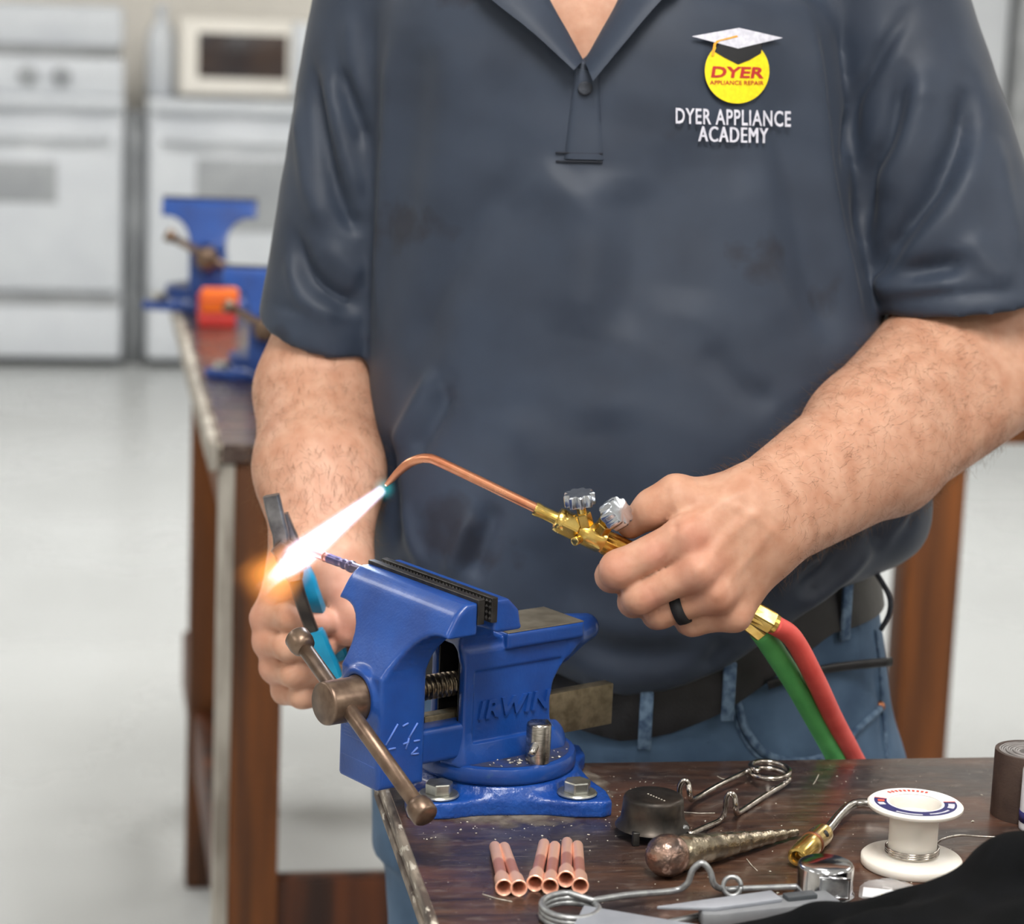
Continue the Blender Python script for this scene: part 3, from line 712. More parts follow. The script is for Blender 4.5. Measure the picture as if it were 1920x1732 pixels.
MT['denim_seam'] = pmat('denim_seam', S((100, 122, 144)), S((48, 70, 96)), scale=120, rough=0.85, bump=0.4)
MT['black'] = pmat('black_leather', S((30, 30, 33)), S((20, 20, 22)), scale=60, rough=0.42, bump=0.2, bscale=500)
MT['cord'] = pmat('dark_grey_cord', S((58, 62, 70)), S((40, 44, 52)), scale=200, rough=0.8)

YC = 2.12
def trace(node, px, py, off=0.0, t0=1.5):
    d = ray(px, py); L_ = np.linalg.norm(d); d = d/L_; t_ = t0
    for _ in range(90):
        s_ = float(node((CAM+d*t_)[None])[0])
        if abs(s_) < 2e-5: break
        t_ += s_*0.8
        if t_ > 3.2: return None
    return CAM+d*(t_-off)
def interp_rows(rows):
    z, cx, a_, yf, yb = [], [], [], [], []
    for (py, xl, xr, f_, b_) in rows:
        l, r = atY(xl, py, YC), atY(xr, py, YC)
        z.append((l[2]+r[2])/2); cx.append((l[0]+r[0])/2); a_.append((r[0]-l[0])/2); yf.append(f_); yb.append(b_)
    o = np.argsort(z); return [np.array(q)[o] for q in (z, cx, a_, yf, yb)]
class Loft(Nd):
    def __init__(s, rows, off=0.0, p=2.35): s.t = interp_rows(rows); s.off = off; s.p = p
    def __call__(s, P):
        z, cx, a_, yf, yb = s.t; zz = P[:, 2]
        ip = lambda q: np.interp(zz, z, q)
        A = ip(a_)+s.off; x = (P[:, 0]-ip(cx))/A; y = P[:, 1]-YC
        B = np.where(y < 0, YC-ip(yf), ip(yb)-YC)+s.off; y = y/B
        r_ = (np.abs(x)**s.p+np.abs(y)**s.p)**(1/s.p)
        d = (r_-1)*np.minimum(A, B)*0.9
        over = np.maximum(zz-(z[-1]+s.off), z[0]-zz)
        return np.maximum(d, over)
def smooth_rows(rows, n=5):
    R_ = np.array(rows, float); return [tuple(q) for q in catmull(R_, n)]
TR = smooth_rows([(-150, 985, 1215, 2.06, 2.19), (-105, 930, 1265, 2.035, 2.22), (-60, 810, 1400, 2.015, 2.25), (0, 712, 1545, 2.0, 2.265), (120, 694, 1580, 1.988, 2.275), (300, 692, 1606, 1.980, 2.28), (500, 690, 1645, 1.966, 2.28),
                  (700, 690, 1680, 1.951, 2.27), (850, 692, 1690, 1.944, 2.27), (1000, 690, 1680, 1.946, 2.27), (1120, 696, 1668, 1.95, 2.27), (1260, 728, 1660, 1.957, 2.27), (1420, 735, 1650, 1.968, 2.27)])
torso = Loft(TR)
def P3(px, py, Y): return atY(px, py, Y)
# sleeves
SRa, SRb = P3(1655, -30, 2.14), P3(1822, 600, 2.07)
SLa, SLb = P3(742, -25, 2.15), P3(600, 650, 2.12)
NKx = P3(1095, 0, 2.13)[0]
def sleeve_node(a_, b_, r1, r2, hem_n, hem_p):
    outer = RC(a_, b_+(b_-a_)*0.15, r1, r2+(r2-r1)*0.15)
    inner = RC(a_+(b_-a_)*0.55, b_+(b_-a_)*0.35, r1*0.7, r2*1.02-0.0085)
    cut = Fn(lambda P: (P-hem_p) @ hem_n)
    return Int(outer, cut, 0.0), inner
hemR = nrm(np.cross(P3(1920, 574, 2.07)-P3(1640, 612, 2.07), np.array([0, 1.0, 0.12])))
if hemR[2] > 0: hemR = -hemR
hemL = nrm(np.cross(P3(690, 690, 2.12)-P3(497, 642, 2.12), np.array([0, 1.0, 0.25])))
if hemL[2] > 0: hemL = -hemL
soR, siR = sleeve_node(SRa, SRb, 0.064, 0.083, hemR, P3(1780, 600, 2.0))
soL, siL = sleeve_node(SLa, SLb, 0.068, 0.0560, hemL, P3(590, 668, 2.07))
# lower edge of the bloused shirt
wp1, wp2, wp3 = P3(1640, 1056, 2.13), P3(1250, 1338, 1.955), P3(760, 1085, 2.13)
wn = nrm(np.cross(wp2-wp1, wp3-wp1)); wn = -wn if wn[2] > 0 else wn
hip = U([EL(P3(1655, 945, 2.10), (0.040, 0.07, 0.055))], 0)
_wl = [(1690, 1040), (1640, 1056), (1570, 1122), (1480, 1188), (1360, 1268), (1250, 1308), (1150, 1322)]
_wt = [trace(torso, *q) for q in _wl[2:]]
_wx = np.array([P3(1690, 1040, 2.12)[0], P3(1640, 1056, 2.10)[0]]+[q[0] for q in _wt]); _wz = np.array([P3(1690, 1040, 2.12)[2], P3(1640, 1056, 2.10)[2]]+[q[2] for q in _wt])
_wc = P3(1175, 1300, 1.96)[0]
def zcut(x, y=None):
    u_ = np.abs(np.asarray(x)-_wc)+_wc
    z = np.interp(u_, _wx[::-1], _wz[::-1])-0.05*np.clip((_wc-np.asarray(x)-0.06)/0.1, 0, 1)
    if y is not None: z = np.where(np.asarray(y) > 2.13, z+(_wz[0]-z)*np.clip((np.asarray(y)-2.13)/0.05, 0, 1), z)
    return z
armpit = RC(P3(1625, 540, 2.15), P3(1690, 612, 2.16), 0.04, 0.035)
trap = U([RC((NKx+0.055, 2.145, 1.515), SRa+[0, 0, 0.004], 0.05, 0.058), RC((NKx-0.055, 2.145, 1.515), SLa+[0, 0, 0.004], 0.05, 0.060)], 0.02)
tors_cut = Int(U([torso, hip, armpit, trap], 0.03), Fn(lambda P: (zcut(P[:, 0], P[:, 1])-P[:, 2])*0.7), 0.022)
shirt_full = U([tors_cut, U([soR, soL], 0)], 0.006)
vk = [P3(q[0], q[1], 2.0) for q in ((1012, -40), (1093, 118), (1180, -40))]
neckhole = PR([(v_[0], v_[2]) for v_ in vk]+[(vk[2][0]+0.01, vk[2][2]+0.08), (vk[0][0]-0.01, vk[0][2]+0.08)], 0, 2, 1, 1.85, 2.12, 0.0)
neckhole = U([neckhole, RC(P3(1095, -60, 2.10), P3(1095, -190, 2.13), 0.066, 0.075)], 0.02)
shirt_node = Sub(Sub(shirt_full, U([siR, siL], 0), 0.004), neckhole, 0.006)
sv, sq = snet(shirt_node, (-0.30, 1.90, 0.84), (0.56, 2.32, 1.60), 0.0038, 20, 1.6)
sv = relax(sv, sq, 2, 0.5)
_hm = np.exp(-(((sv-P3(1780, 600, 2.0)) @ hemR)/0.006)**2)*(sv[:, 0] > P3(1600, 600, 2.0)[0])+np.exp(-(((sv-P3(590, 668, 2.07)) @ hemL)/0.006)**2)*(sv[:, 0] < P3(720, 600, 2.0)[0])
sv = relax(sv, sq, 14, 0.5, np.clip(_hm, 0, 1))

def fold(V, N, px_pts, amp, wpx, node=shirt_full, side=0, taper=True):
    """raise (amp>0) or press (amp<0) a crease along a line over the cloth; widths in mm"""
    pts = [trace(node, *q) for q in px_pts]; pts = [q for q in pts if q is not None]
    if len(pts) < 2: return V
    C_ = catmull(pts, 8); w_ = wpx*mm
    lo, hi = C_.min(0)-3*w_, C_.max(0)+3*w_
    sel = np.where(((V > lo) & (V < hi)).all(1))[0]
    if not len(sel): return V
    best = np.full(len(sel), 1e9); tt = np.zeros(len(sel)); sd = np.zeros(len(sel))
    for i in range(len(C_)-1):
        e = C_[i+1]-C_[i]; u_ = V[sel]-C_[i]; t_ = np.clip((u_ @ e)/(e @ e+1e-12), 0, 1)
        d = np.sqrt(((u_-t_[:, None]*e)**2).sum(1)); m_ = d < best
        best = np.where(m_, d, best); tt = np.where(m_, (i+t_)/(len(C_)-1), tt)
        if side: sd = np.where(m_, (u_ @ np.cross([0, -1.0, 0], e))*side, sd)
    pr = np.exp(-(best/w_)**2)
    if side: pr = np.where(sd > 0, np.exp(-(best/(1.25*w_))**2), np.exp(-(best/(0.3*w_))**2))
    if taper: pr *= np.clip(np.sin(np.pi*np.clip(tt, 0.02, 0.98))*1.8, 0, 1)
    V = V.copy(); V[sel] += N[sel]*(amp*mm*pr)[:, None]
    return V
FOLDS = [
 # right sleeve
 ([(1812, 150), (1806, 250), (1752, 360), (1690, 445), (1640, 520)], -7, 11), ([(1822, 215), (1785, 345), (1715, 438), (1660, 510), (1632, 548)], 5.5, 20, 1),
 ([(1705, 100), (1668, 250), (1628, 335), (1612, 470)], -5, 8), ([(1745, 120), (1700, 270), (1655, 380)], 4, 13), ([(1710, 10), (1640, 120), (1598, 210), (1580, 330)], -3.5, 6),
 ([(1640, 512), (1720, 505), (1815, 492)], -5.5, 8), ([(1812, 440), (1850, 490), (1900, 530)], 3, 11), ([(1630, 566), (1740, 556), (1830, 549), (1925, 545)], -1.6, 3.2), ([(1625, 535), (1720, 540), (1800, 525)], 3, 7),
 ([(1870, 250), (1890, 380), (1910, 500)], 2, 9), ([(1650, 30), (1690, 120), (1740, 200)], 2, 14),
 # left sleeve
 ([(585, 110), (605, 260), (648, 400), (684, 424)], -5, 6.5), ([(612, 110), (640, 270), (678, 380)], 4, 9), ([(636, 125), (660, 200), (692, 280)], -4, 5.5), ([(560, 180), (575, 330), (610, 430)], 3.5, 9),
 ([(549, 420), (577, 513), (634, 560), (686, 570)], -5, 7.5), ([(540, 470), (566, 560), (640, 600)], 3, 8), ([(508, 572), (580, 586), (670, 618)], -1.8, 3.4), ([(600, 455), (650, 500), (684, 520)], 3, 9), ([(655, 20), (662, 120), (690, 210)], 3, 9),
 # torso
 ([(1055, 305), (1010, 350), (916, 440), (785, 690)], 3.5, 40, 1), ([(1010, 330), (905, 440), (830, 560), (770, 690)], -4, 20), ([(1105, 310), (1110, 450), (1085, 640)], 4, 26), ([(1180, 330), (1190, 480), (1150, 640)], -2.5, 22),
 ([(820, 690), (775, 770), (735, 850)], 4.5, 7.5), ([(850, 720), (810, 800), (770, 860)], -4, 9), ([(887, 960), (862, 1020), (836, 1085)], 3.5, 7), ([(930, 940), (900, 1030), (880, 1090)], -3, 10), ([(720, 800), (730, 930), (740, 1040)], -4, 12),
 ([(755, 930), (770, 1010), (800, 1070)], 3, 8), ([(1512, 20), (1538, 180), (1568, 400), (1620, 620)], 4.5, 18, -1), ([(1440, 60), (1480, 300), (1530, 520), (1570, 660)], -3.5, 20), ([(1400, 300), (1440, 480), (1480, 640)], 3, 20),
 ([(735, 60), (728, 220), (716, 420), (706, 620)], 3.5, 10), ([(790, 40), (770, 250), (750, 450)], -2.5, 20), ([(860, 60), (840, 260), (800, 420)], 2.5, 22), ([(1260, 250), (1290, 430), (1280, 600)], -2, 24), ([(1320, 640), (1380, 720), (1460, 760)], -2, 12),
 ([(1700, 900), (1690, 970), (1640, 1030)], 4, 9), ([(1720, 960), (1670, 1000), (1620, 1010)], -3, 7), ([(1600, 980), (1560, 1060), (1490, 1110)], -4, 10), ([(1640, 1010), (1570, 1090), (1480, 1150)], 4, 9), ([(1560, 1010), (1480, 1080), (1440, 1100)], 3, 9),
 ([(1060, 1190), (1180, 1230), (1330, 1220)], -3, 14), ([(1040, 1140), (1150, 1180), (1300, 1190)], 2.5, 14), ([(1370, 1200), (1320, 1260), (1250, 1300)], -3, 10), ([(950, 760), (1000, 900), (1010, 1040)], 3, 24), ([(1130, 760), (1140, 900), (1120, 1040)], -2.5, 24),
]
N_ = vnormals(sv, sq)
for fo in FOLDS: sv = fold(sv, N_, fo[0], fo[1]*(1.55 if fo[1] > 0 else 2.1), fo[2], side=fo[3] if len(fo) > 3 else 0)
sv = sv+vnormals(sv, sq)*(0.0012*vnoise(sv, 9, 3)+0.0006*vnoise(sv, 22, 5))[:, None]
sv = relax(sv, sq, 2, 0.5)
person = thing('person', 'person in a charcoal polo shirt and jeans holding a lit torch and pliers', 'person', (0.08, 2.12, 0.0))
shirt = obj('polo_shirt', (sv, sq), MT['shirt'], person, label='charcoal polo shirt with a yellow round emblem')

from mathutils.bvhtree import BVHTree
class Surf:
    def __init__(s, V, Q): s.b = BVHTree.FromPolygons([tuple(v) for v in V], [tuple(int(i) for i in q) for q in Q])
    def hit(s, px, py, off=0.0):
        d = Vector(ray(px, py)).normalized(); r_ = s.b.ray_cast(Vector(CAM), d)
        if r_[0] is None: return None
        return np.array(r_[0])-np.array(d)*off
shirt_s = Surf(sv, sq)
def on_full(px, py, off=0.0): return trace(shirt_full, px, py, off)
def sheet(rows, th, mat, name, parent, label=None):
    """grid of points (list of rows) -> thickened sheet"""
    A = np.array(rows); n, m_ = A.shape[:2]
    B = A+np.array([0, 1, 0.1])*th
    V = np.concatenate([A.reshape(-1, 3), B.reshape(-1, 3)]); Fc = []; k = n*m_
    for i in range(n-1):
        for j in range(m_-1):
            a_ = i*m_+j
            Fc.append([a_, a_+m_, a_+m_+1, a_+1]); Fc.append([k+a_, k+a_+1, k+a_+m_+1, k+a_+m_])
    ed = [(0, j, 0, j+1) for j in range(m_-1)]+[(i, m_-1, i+1, m_-1) for i in range(n-1)]+[(n-1, j+1, n-1, j) for j in range(m_-1)][::-1]+[(i+1, 0, i, 0) for i in range(n-1)][::-1]
    for i0, j0, i1, j1 in ed:
        a_, b_ = i0*m_+j0, i1*m_+j1; Fc.append([a_, b_, k+b_, k+a_])
    return obj(name, (V, Fc), mat, parent, label=label, angle=60)
def lerp2(a_, b_, t_): return (a_[0]+(b_[0]-a_[0])*t_, a_[1]+(b_[1]-a_[1])*t_)
def collar(neck, outer, name='collar_leaf'):
    nk, ou = catmull(neck, 6), catmull(outer, 6); rows = []
    for t_ in np.linspace(0, 1, 7):
        row = []
        for i in range(len(nk)):
            q = lerp2(nk[i], ou[min(i, len(ou)-1)], t_)
            row.append(on_full(q[0], q[1], 0.005+0.011*math.sin(t_*1.9)+0.004*t_))
        rows.append(row)
    return sheet(rows, 0.0026, MT['shirt'], name, shirt)
collar([(985, -95), (1008, -50), (1030, 0), (1062, 55), (1093, 112)], [(880, -70), (893, -30), (922, 0), (1000, 62), (1076, 132)])
collar([(1208, -95), (1190, -50), (1166, 0), (1132, 55), (1096, 114)], [(1300, -75), (1280, -30), (1240, 0), (1178, 72), (1112, 152)])
# placket
MT['stitch'] = pmat('dark_navy_thread', S((30, 33, 42)), rough=0.8)
rows = [[shirt_s.hit(lerp2(a_, b_, t_)[0], lerp2(a_, b_, t_)[1], 0.0022 if 0 < j < 8 else 0.0004) for j, t_ in enumerate(np.linspace(0, 1, 9))] for a_, b_ in
        [((1078-36*q*0.35-8*q, 128+170*q), (1122+10*q, 138+162*q)) for q in np.linspace(0, 1, 12)]]
sheet(rows, 0.002, MT['shirt'], 'placket', shirt)
for yy in (287, 303):
    pts = [shirt_s.hit(x, yy+(x-1085)*0.02, 0.0016) for x in np.linspace(1042, 1130, 12)]
    obj('box_stitch', tube(pts, 0.0007, 6), MT['stitch'], shirt)
bp = shirt_s.hit(1097, 166, 0.003); bd = nrm(CAM-bp)
obj('button', lathe([(0.0, 0.0012), (0.0032, 0.0012), (0.0040, 0.0022), (0.0050, 0.0022), (0.0056, 0.001), (0.0056, -0.001), (0, -0.001)], 24, bp, bd+np.array([0, 0, 0.25])), MT['cord'], shirt)

# ---- embroidered emblem (thread raised on the cloth)
MT['yel'] = pmat('yellow_embroidery', S((246, 222, 20)), S((236, 208, 12)), scale=300, rough=0.6, bump=0.3, bscale=900)
MT['red'] = pmat('red_embroidery', S((178, 40, 34)), rough=0.6)
MT['whi'] = pmat('white_embroidery', S((214, 214, 224)), S((192, 192, 204)), scale=300, rough=0.6)
MT['ora'] = pmat('orange_thread', S((226, 160, 40)), rough=0.6)
MT['blk'] = pmat('black_embroidery', S((26, 27, 30)), rough=0.7)
def emb(name, poly_or_geo, mat, off, fine=0.0):
    """2D picture-space outline laid on the chest"""
    if isinstance(poly_or_geo, tuple): V2, Fc = poly_or_geo
    else:
        bm = bmesh.new(); vs_ = [bm.verts.new((p[0], p[1], 0)) for p in poly_or_geo]; bm.faces.new(vs_)
        bmesh.ops.triangulate(bm, faces=bm.faces[:])
        for _ in range(3):
            lg = [e for e in bm.edges if e.calc_length() > 14]
            if lg: bmesh.ops.subdivide_edges(bm, edges=lg, cuts=1); bmesh.ops.triangulate(bm, faces=[f for f in bm.faces if len(f.verts) > 3])
        V2, Fc = bm_geo(bm)
    c = np.mean(V2, axis=0); p0 = shirt_s.hit(c[0], c[1])
    n0 = SM_N
    V = []
    for p in V2:
        V.append(atPl(p[0], p[1], SM_P-nrm(ray(p[0], p[1]))*0, n0)+0)
    V = np.array(V); dirs = np.array([nrm(CAM-q) for q in V])
    # follow the cloth softly
    D = np.array([sm_depth(p[0], p[1]) for p in V2]); V = CAM-dirs*(D-off)[:, None]
    k = len(V); Vb = V-dirs*0.0012
    Fc = [list(f) for f in Fc]
    o = obj(name, (V, Fc), mat, shirt)
    return o
_g = {}
gx, gy = np.arange(1220, 1541, 20), np.arange(30, 311, 20)
_D = np.array([[np.linalg.norm(shirt_s.hit(x, y)-CAM) for x in gx] for y in gy])
for _ in range(2): _D[1:-1, 1:-1] = (_D[1:-1, 1:-1]*2+_D[:-2, 1:-1]+_D[2:, 1:-1]+_D[1:-1, :-2]+_D[1:-1, 2:])/6
_raw = np.array([[np.linalg.norm(shirt_s.hit(x, y)-CAM) for x in gx] for y in gy]); _D = _D-max(0, (_D-_raw).max())
def sm_depth(px, py):
    i = np.clip((py-30)/20, 0, len(gy)-1.001); j = np.clip((px-1220)/20, 0, len(gx)-1.001); a_, b_ = int(i), int(j); u_, v_ = i-a_, j-b_
    return (_D[a_, b_]*(1-u_)*(1-v_)+_D[a_+1, b_]*u_*(1-v_)+_D[a_, b_+1]*(1-u_)*v_+_D[a_+1, b_+1]*u_*v_)
SM_P = shirt_s.hit(1380, 150); SM_N = np.array([0, -1.0, 0])
circ = [(1382+60.5*math.cos(a_)*1.0, 133+61*math.sin(a_)) for a_ in np.linspace(math.radians(-47), math.radians(227), 40)]
circ = circ+[(1360, 110), (1384, 122), (1404, 112)]
emb('emblem_disc', [(x, -y) for x, y in circ] and circ, MT['yel'], 0.0012)
emb('cap_band', [(1345, 84), (1430, 80), (1427, 100), (1405, 113), (1384, 121), (1358, 108), (1340, 97)], MT['blk'], 0.0016)
emb('cap_board', [(1297, 68), (1386, 52), (1468, 71), (1384, 91)], MT['whi'], 0.0022)
emb('tassel', [(1382, 66), (1344, 76), (1338, 82), (1334, 104), (1339, 104), (1343, 82), (1350, 77), (1384, 69)], MT['ora'], 0.0027)
def emb_text(name, s, x0, x1, yb, hgt, mat, off, shear=0.0, bold=0.0, tilt=0.0, spc_=1.0, wide=0.0):
    V2, Fc = text_geo(s, 1.0, 0.0, bold=bold, shear=shear, spacing=spc_)
    Fc = [f[::-1] for f in Fc]
    mn, mx_ = V2.min(0), V2.max(0)
    X = x0+(V2[:, 0]-mn[0])/(mx_[0]-mn[0])*(x1-x0); Yp = yb-(V2[:, 1]-mn[1])/(mx_[1]-mn[1])*hgt+(X-(x0+x1)/2)*tilt
    G_ = (np.stack([X, Yp, 0*X], 1), Fc)
    if wide: G_ = join(*[(G_[0]+[d_, 0, 0], Fc) for d_ in (-wide, 0, wide)])
    emb(name, G_, mat, off)
emb_text('emblem_lettering', 'DYER', 1333, 1432, 146, 21, MT['red'], 0.0018, 0.12, 0.03, 0.02)
emb_text('emblem_small_lettering', 'APPLIANCE REPAIR', 1331, 1432, 159, 8, MT['red'], 0.0018, 0.0, 0.012, 0.01)
emb_text('chest_lettering', 'DYER APPLIANCE', 1267, 1483, 235, 30, MT['whi'], 0.0016, 0.0, 0.018, 0.03, 1.1)
emb_text('chest_lettering', 'ACADEMY', 1310, 1440, 267, 29, MT['whi'], 0.0016, 0.0, 0.0, 0.03, 1.12, 0.9)

# ------------------------------------------------------------------ skin: arms, hands, neck and head in one surface
HY, LY = 1.80, 1.955
def HR(zx, zy, dy=0.0): return atY(960+zx/3.2, 820+zy/3.2, HY+dy)
def HL(zx, zy, dy=0.0): return atY(420+zx/3.2075, 820+zy/3.2075, LY+dy)
def chain(pts, rs): return [RC(pts[i], pts[i+1], rs[i]*mm, rs[i+1]*mm) for i in range(len(pts)-1)]
# right of picture: arm and fist on the torch
UA = P3(1690, 140, 2.13); EB = P3(1862, 668, 2.075); WRp, WRq = HR(1420, 395, 0.022), HR(1560, 600, 0.026)
armR = U([RC(UA, EB, 0.056, 0.050), RC(P3(1750, 655, 2.055), P3(1608, 806, 1.95), 0.046, 0.040),
          RC(P3(1838, 655, 2.065), P3(1630, 800, 1.95), 0.045, 0.041), RC(P3(1880, 715, 2.06), P3(1668, 868, 1.95), 0.043, 0.038),
          RC(P3(1630, 800, 1.95), WRp, 0.041, 0.0255), RC(P3(1668, 868, 1.95), WRq, 0.038, 0.0245), RC(P3(1650, 830, 1.955), HR(1490, 500, 0.026), 0.043, 0.0255)], 0.02)
mcR = [HR(1045, 590, -0.012), HR(1115, 800, -0.019), HR(1225, 945, -0.012), HR(1335, 1062, 0.001)]
dorsR = U([RC(HR(1400, 400, 0.020), mcR[0], 0.0215, 0.0150), RC(HR(1430, 470, 0.018), mcR[1], 0.0205, 0.0140), RC(HR(1480, 550, 0.019), mcR[2], 0.020, 0.0130), RC(HR(1530, 620, 0.022), mcR[3], 0.020, 0.0125),
           RC(HR(1300, 560, 0.03), HR(1200, 760, 0.025), 0.026, 0.02), RC(HR(1400, 720, 0.025), HR(1340, 900, 0.025), 0.022, 0.018)], 0.014)
knR = U([EL(mcR[1]+[0, -0.006, 0.003], (0.0095,)*3), EL(mcR[2]+[0, -0.005, 0.003], (0.009,)*3), EL(mcR[0]+[0.0, -0.004, 0.002], (0.010,)*3)], 0)
fR = [U(chain([mcR[0], HR(640, 790, -0.012), HR(600, 830, 0.022), HR(760, 830, 0.046), HR(900, 860, 0.045)], [14.2, 13.4, 11.8, 10.8, 9]), 0.006),
      U(chain([mcR[1], HR(765, 955, -0.012), HR(730, 985, 0.022), HR(860, 970, 0.046), HR(1000, 980, 0.045)], [13.0, 12.2, 11.2, 10.2, 8.5]), 0.006),
      U(chain([mcR[2], HR(890, 1052, -0.002), HR(870, 1062, 0.026), HR(990, 1030, 0.046), HR(1100, 1020, 0.044)], [12.2, 11.0, 10.4, 9.6, 8]), 0.006),
      U(chain([mcR[3], HR(1080, 1105, 0.006), HR(1060, 1105, 0.028), HR(1170, 1070, 0.045), HR(1250, 1050, 0.043)], [11.5, 10.2, 9.4, 8.6, 7.5]), 0.006)]
thR = U(chain([HR(1290, 400, 0.034), HR(985, 345, 0.012), HR(850, 425, 0.012), HR(712, 525, 0.022)], [19, 14.2, 13.6, 10.5])+[RC(HR(1010, 400, 0.006), HR(1230, 430, 0.008), 0.012, 0.017)], 0.008)
handR = U([U([dorsR, knR], 0.008), U(fR, 0.0012)], 0.007); handR = U([handR, thR], 0.0035)
armhandR = U([armR, handR], 0.022)
# left of picture: arm and fist on the pliers
EL_ = P3(590, 735, 2.115); WL = HL(610, 700, 0.02)
armL = U([RC(P3(735, 60, 2.15), EL_, 0.045, 0.046), RC(P3(578, 735, 2.11), P3(580, 880, 2.03), 0.045, 0.043), RC(P3(622, 745, 2.11), P3(622, 890, 2.03), 0.042, 0.041),
          RC(P3(580, 880, 2.03), HL(500, 720, 0.02), 0.043, 0.027), RC(P3(622, 890, 2.03), HL(690, 720, 0.02), 0.041, 0.027)], 0.02)
mcL = [HL(250, 1080, 0.0), HL(262, 1228, -0.004), HL(300, 1385, -0.002), HL(365, 1525, 0.004)]
dorsL = U([RC(HL(500, 740, 0.02), mcL[0], 0.026, 0.0118), RC(HL(540, 780, 0.022), mcL[1], 0.026, 0.0116), RC(HL(600, 800, 0.024), mcL[2], 0.026, 0.0112), RC(HL(640, 820, 0.024), mcL[3], 0.024, 0.0104),
           RC(HL(480, 1050, 0.022), HL(520, 1350, 0.022), 0.024, 0.02)], 0.014)
fL = [U(chain([mcL[0], HL(400, 1075, -0.026), HL(600, 1110, -0.02), HL(675, 1135, -0.004)], [12.0, 11.6, 10.2, 8.4]), 0.005),
      U(chain([mcL[1], HL(390, 1260, -0.028), HL(590, 1265, -0.018), HL(690, 1215, 0.0)], [11.8, 11.4, 10.2, 8.4]), 0.005),
      U(chain([mcL[2], HL(420, 1420, -0.024), HL(600, 1420, -0.014), HL(680, 1370, 0.004)], [11.4, 11.0, 10.0, 8.2]), 0.005),
      U(chain([mcL[3], HL(470, 1555, -0.018), HL(600, 1555, -0.008), HL(650, 1510, 0.006)], [10.4, 9.8, 9.0, 7.8]), 0.005)]
thL = U(chain([HL(680, 800, 0.016), HL(745, 940, 0.0), HL(790, 1060, -0.012), HL(745, 1170, -0.016)], [22, 17, 14.5, 11.5]), 0.008)
handL = U([dorsL, U(fL, 0.0008)], 0.005); handL = U([handL, thL], 0.004)
armhandL = U([armL, handL], 0.022)
# trunk under the shirt, neck, head
HD = np.array([P3(1095, 0, 2.13)[0]+0.004, 2.10, 1.715])
trunk = Loft([r_ for r_ in TR], off=-0.012)
trunk = Int(trunk, Fn(lambda P: 1.385-P[:, 2]), 0.0)
neck = U([RC((HD[0], 2.145, 1.47), (HD[0], 2.125, 1.64), 0.066, 0.060)], 0)
head = U([EL(HD+[0, 0.02, 0.02], (0.078, 0.098, 0.108)), EL(HD+[0, -0.025, -0.055], (0.062, 0.068, 0.065)), RC(HD+[0, -0.085, -0.098], HD+[0, -0.06, -0.095], 0.022, 0.03),
          RC(HD+[0, -0.098, 0.005], HD+[0, -0.118, -0.03], 0.009, 0.013), RC(HD+[-0.02, -0.09, 0.018], HD+[0.02, -0.09, 0.018], 0.018), RC(HD+[-0.018, -0.094, -0.062], HD+[0.018, -0.094, -0.062], 0.0085),
          EL(HD+[0.081, 0.02, -0.01], (0.009, 0.018, 0.031)), EL(HD+[-0.081, 0.02, -0.01], (0.009, 0.018, 0.031))], 0.012)
sockets = U([EL(HD+[s_*0.032, -0.1, 0.0], (0.017, 0.014, 0.011)) for s_ in (-1, 1)], 0)
head = Sub(head, sockets, 0.01)
skin = U([U([trunk, U([neck, head], 0.02)], 0.015), armhandR, armhandL], 0.01)
kv, kq = snet(skin, (-0.30, 1.70, 0.84), (0.58, 2.30, 1.86), 0.0024, 22, 1.35)
kv = relax(kv, kq, 1, 0.4)
kn = vnormals(kv, kq)
# fine creases: knuckle wrinkles, tendons
def bump_line(V, N, pts, amp, w_):
    C_ = catmull(pts, 6); best = np.full(len(V), 1e9)
    lo, hi = C_.min(0)-4*w_, C_.max(0)+4*w_; sel = np.where(((V > lo) & (V < hi)).all(1))[0]; b_ = np.full(len(sel), 1e9)
    for i in range(len(C_)-1):
        e = C_[i+1]-C_[i]; u_ = V[sel]-C_[i]; t_ = np.clip((u_ @ e)/(e @ e+1e-12), 0, 1)
        b_ = np.minimum(b_, ((u_-t_[:, None]*e)**2).sum(1))
    V = V.copy(); V[sel] += N[sel]*(amp*np.exp(-b_/w_**2))[:, None]; return V
def strace(px, py): return trace(skin, px, py)
for pts, amp, w_ in [([(1250, 920), (1262, 960), (1265, 990)], -0.0009, 0.0022), ([(1268, 985), (1262, 1020), (1240, 1058)], -0.0012, 0.0018), ([(1208, 1002), (1216, 1018), (1222, 1040)], -0.0006, 0.0012), ([(1220, 998), (1230, 1014), (1238, 1034)], -0.0006, 0.0012),
                     ([(1220, 1105), (1228, 1120), (1234, 1135)], -0.0005, 0.0012), ([(1310, 1070), (1360, 1010), (1420, 960)], 0.0010, 0.004), ([(1280, 1000), (1340, 950), (1400, 920)], 0.0009, 0.004), ([(1345, 1115), (1400, 1050), (1440, 1000)], 0.0010, 0.004),
                     ([(1310, 1045), (1360, 985), (1400, 950)], -0.0008, 0.004), ([(1330, 930), (1400, 960), (1460, 1000)], 0.0008, 0.003), ([(1390, 900), (1420, 940), (1460, 1000)], -0.0007, 0.004)]:
    q = [strace(*p) for p in pts]
    if all(v_ is not None for v_ in q): kv = bump_line(kv, kn, q, amp, w_)
body = obj('body', (kv, kq), MT['skin'], person)
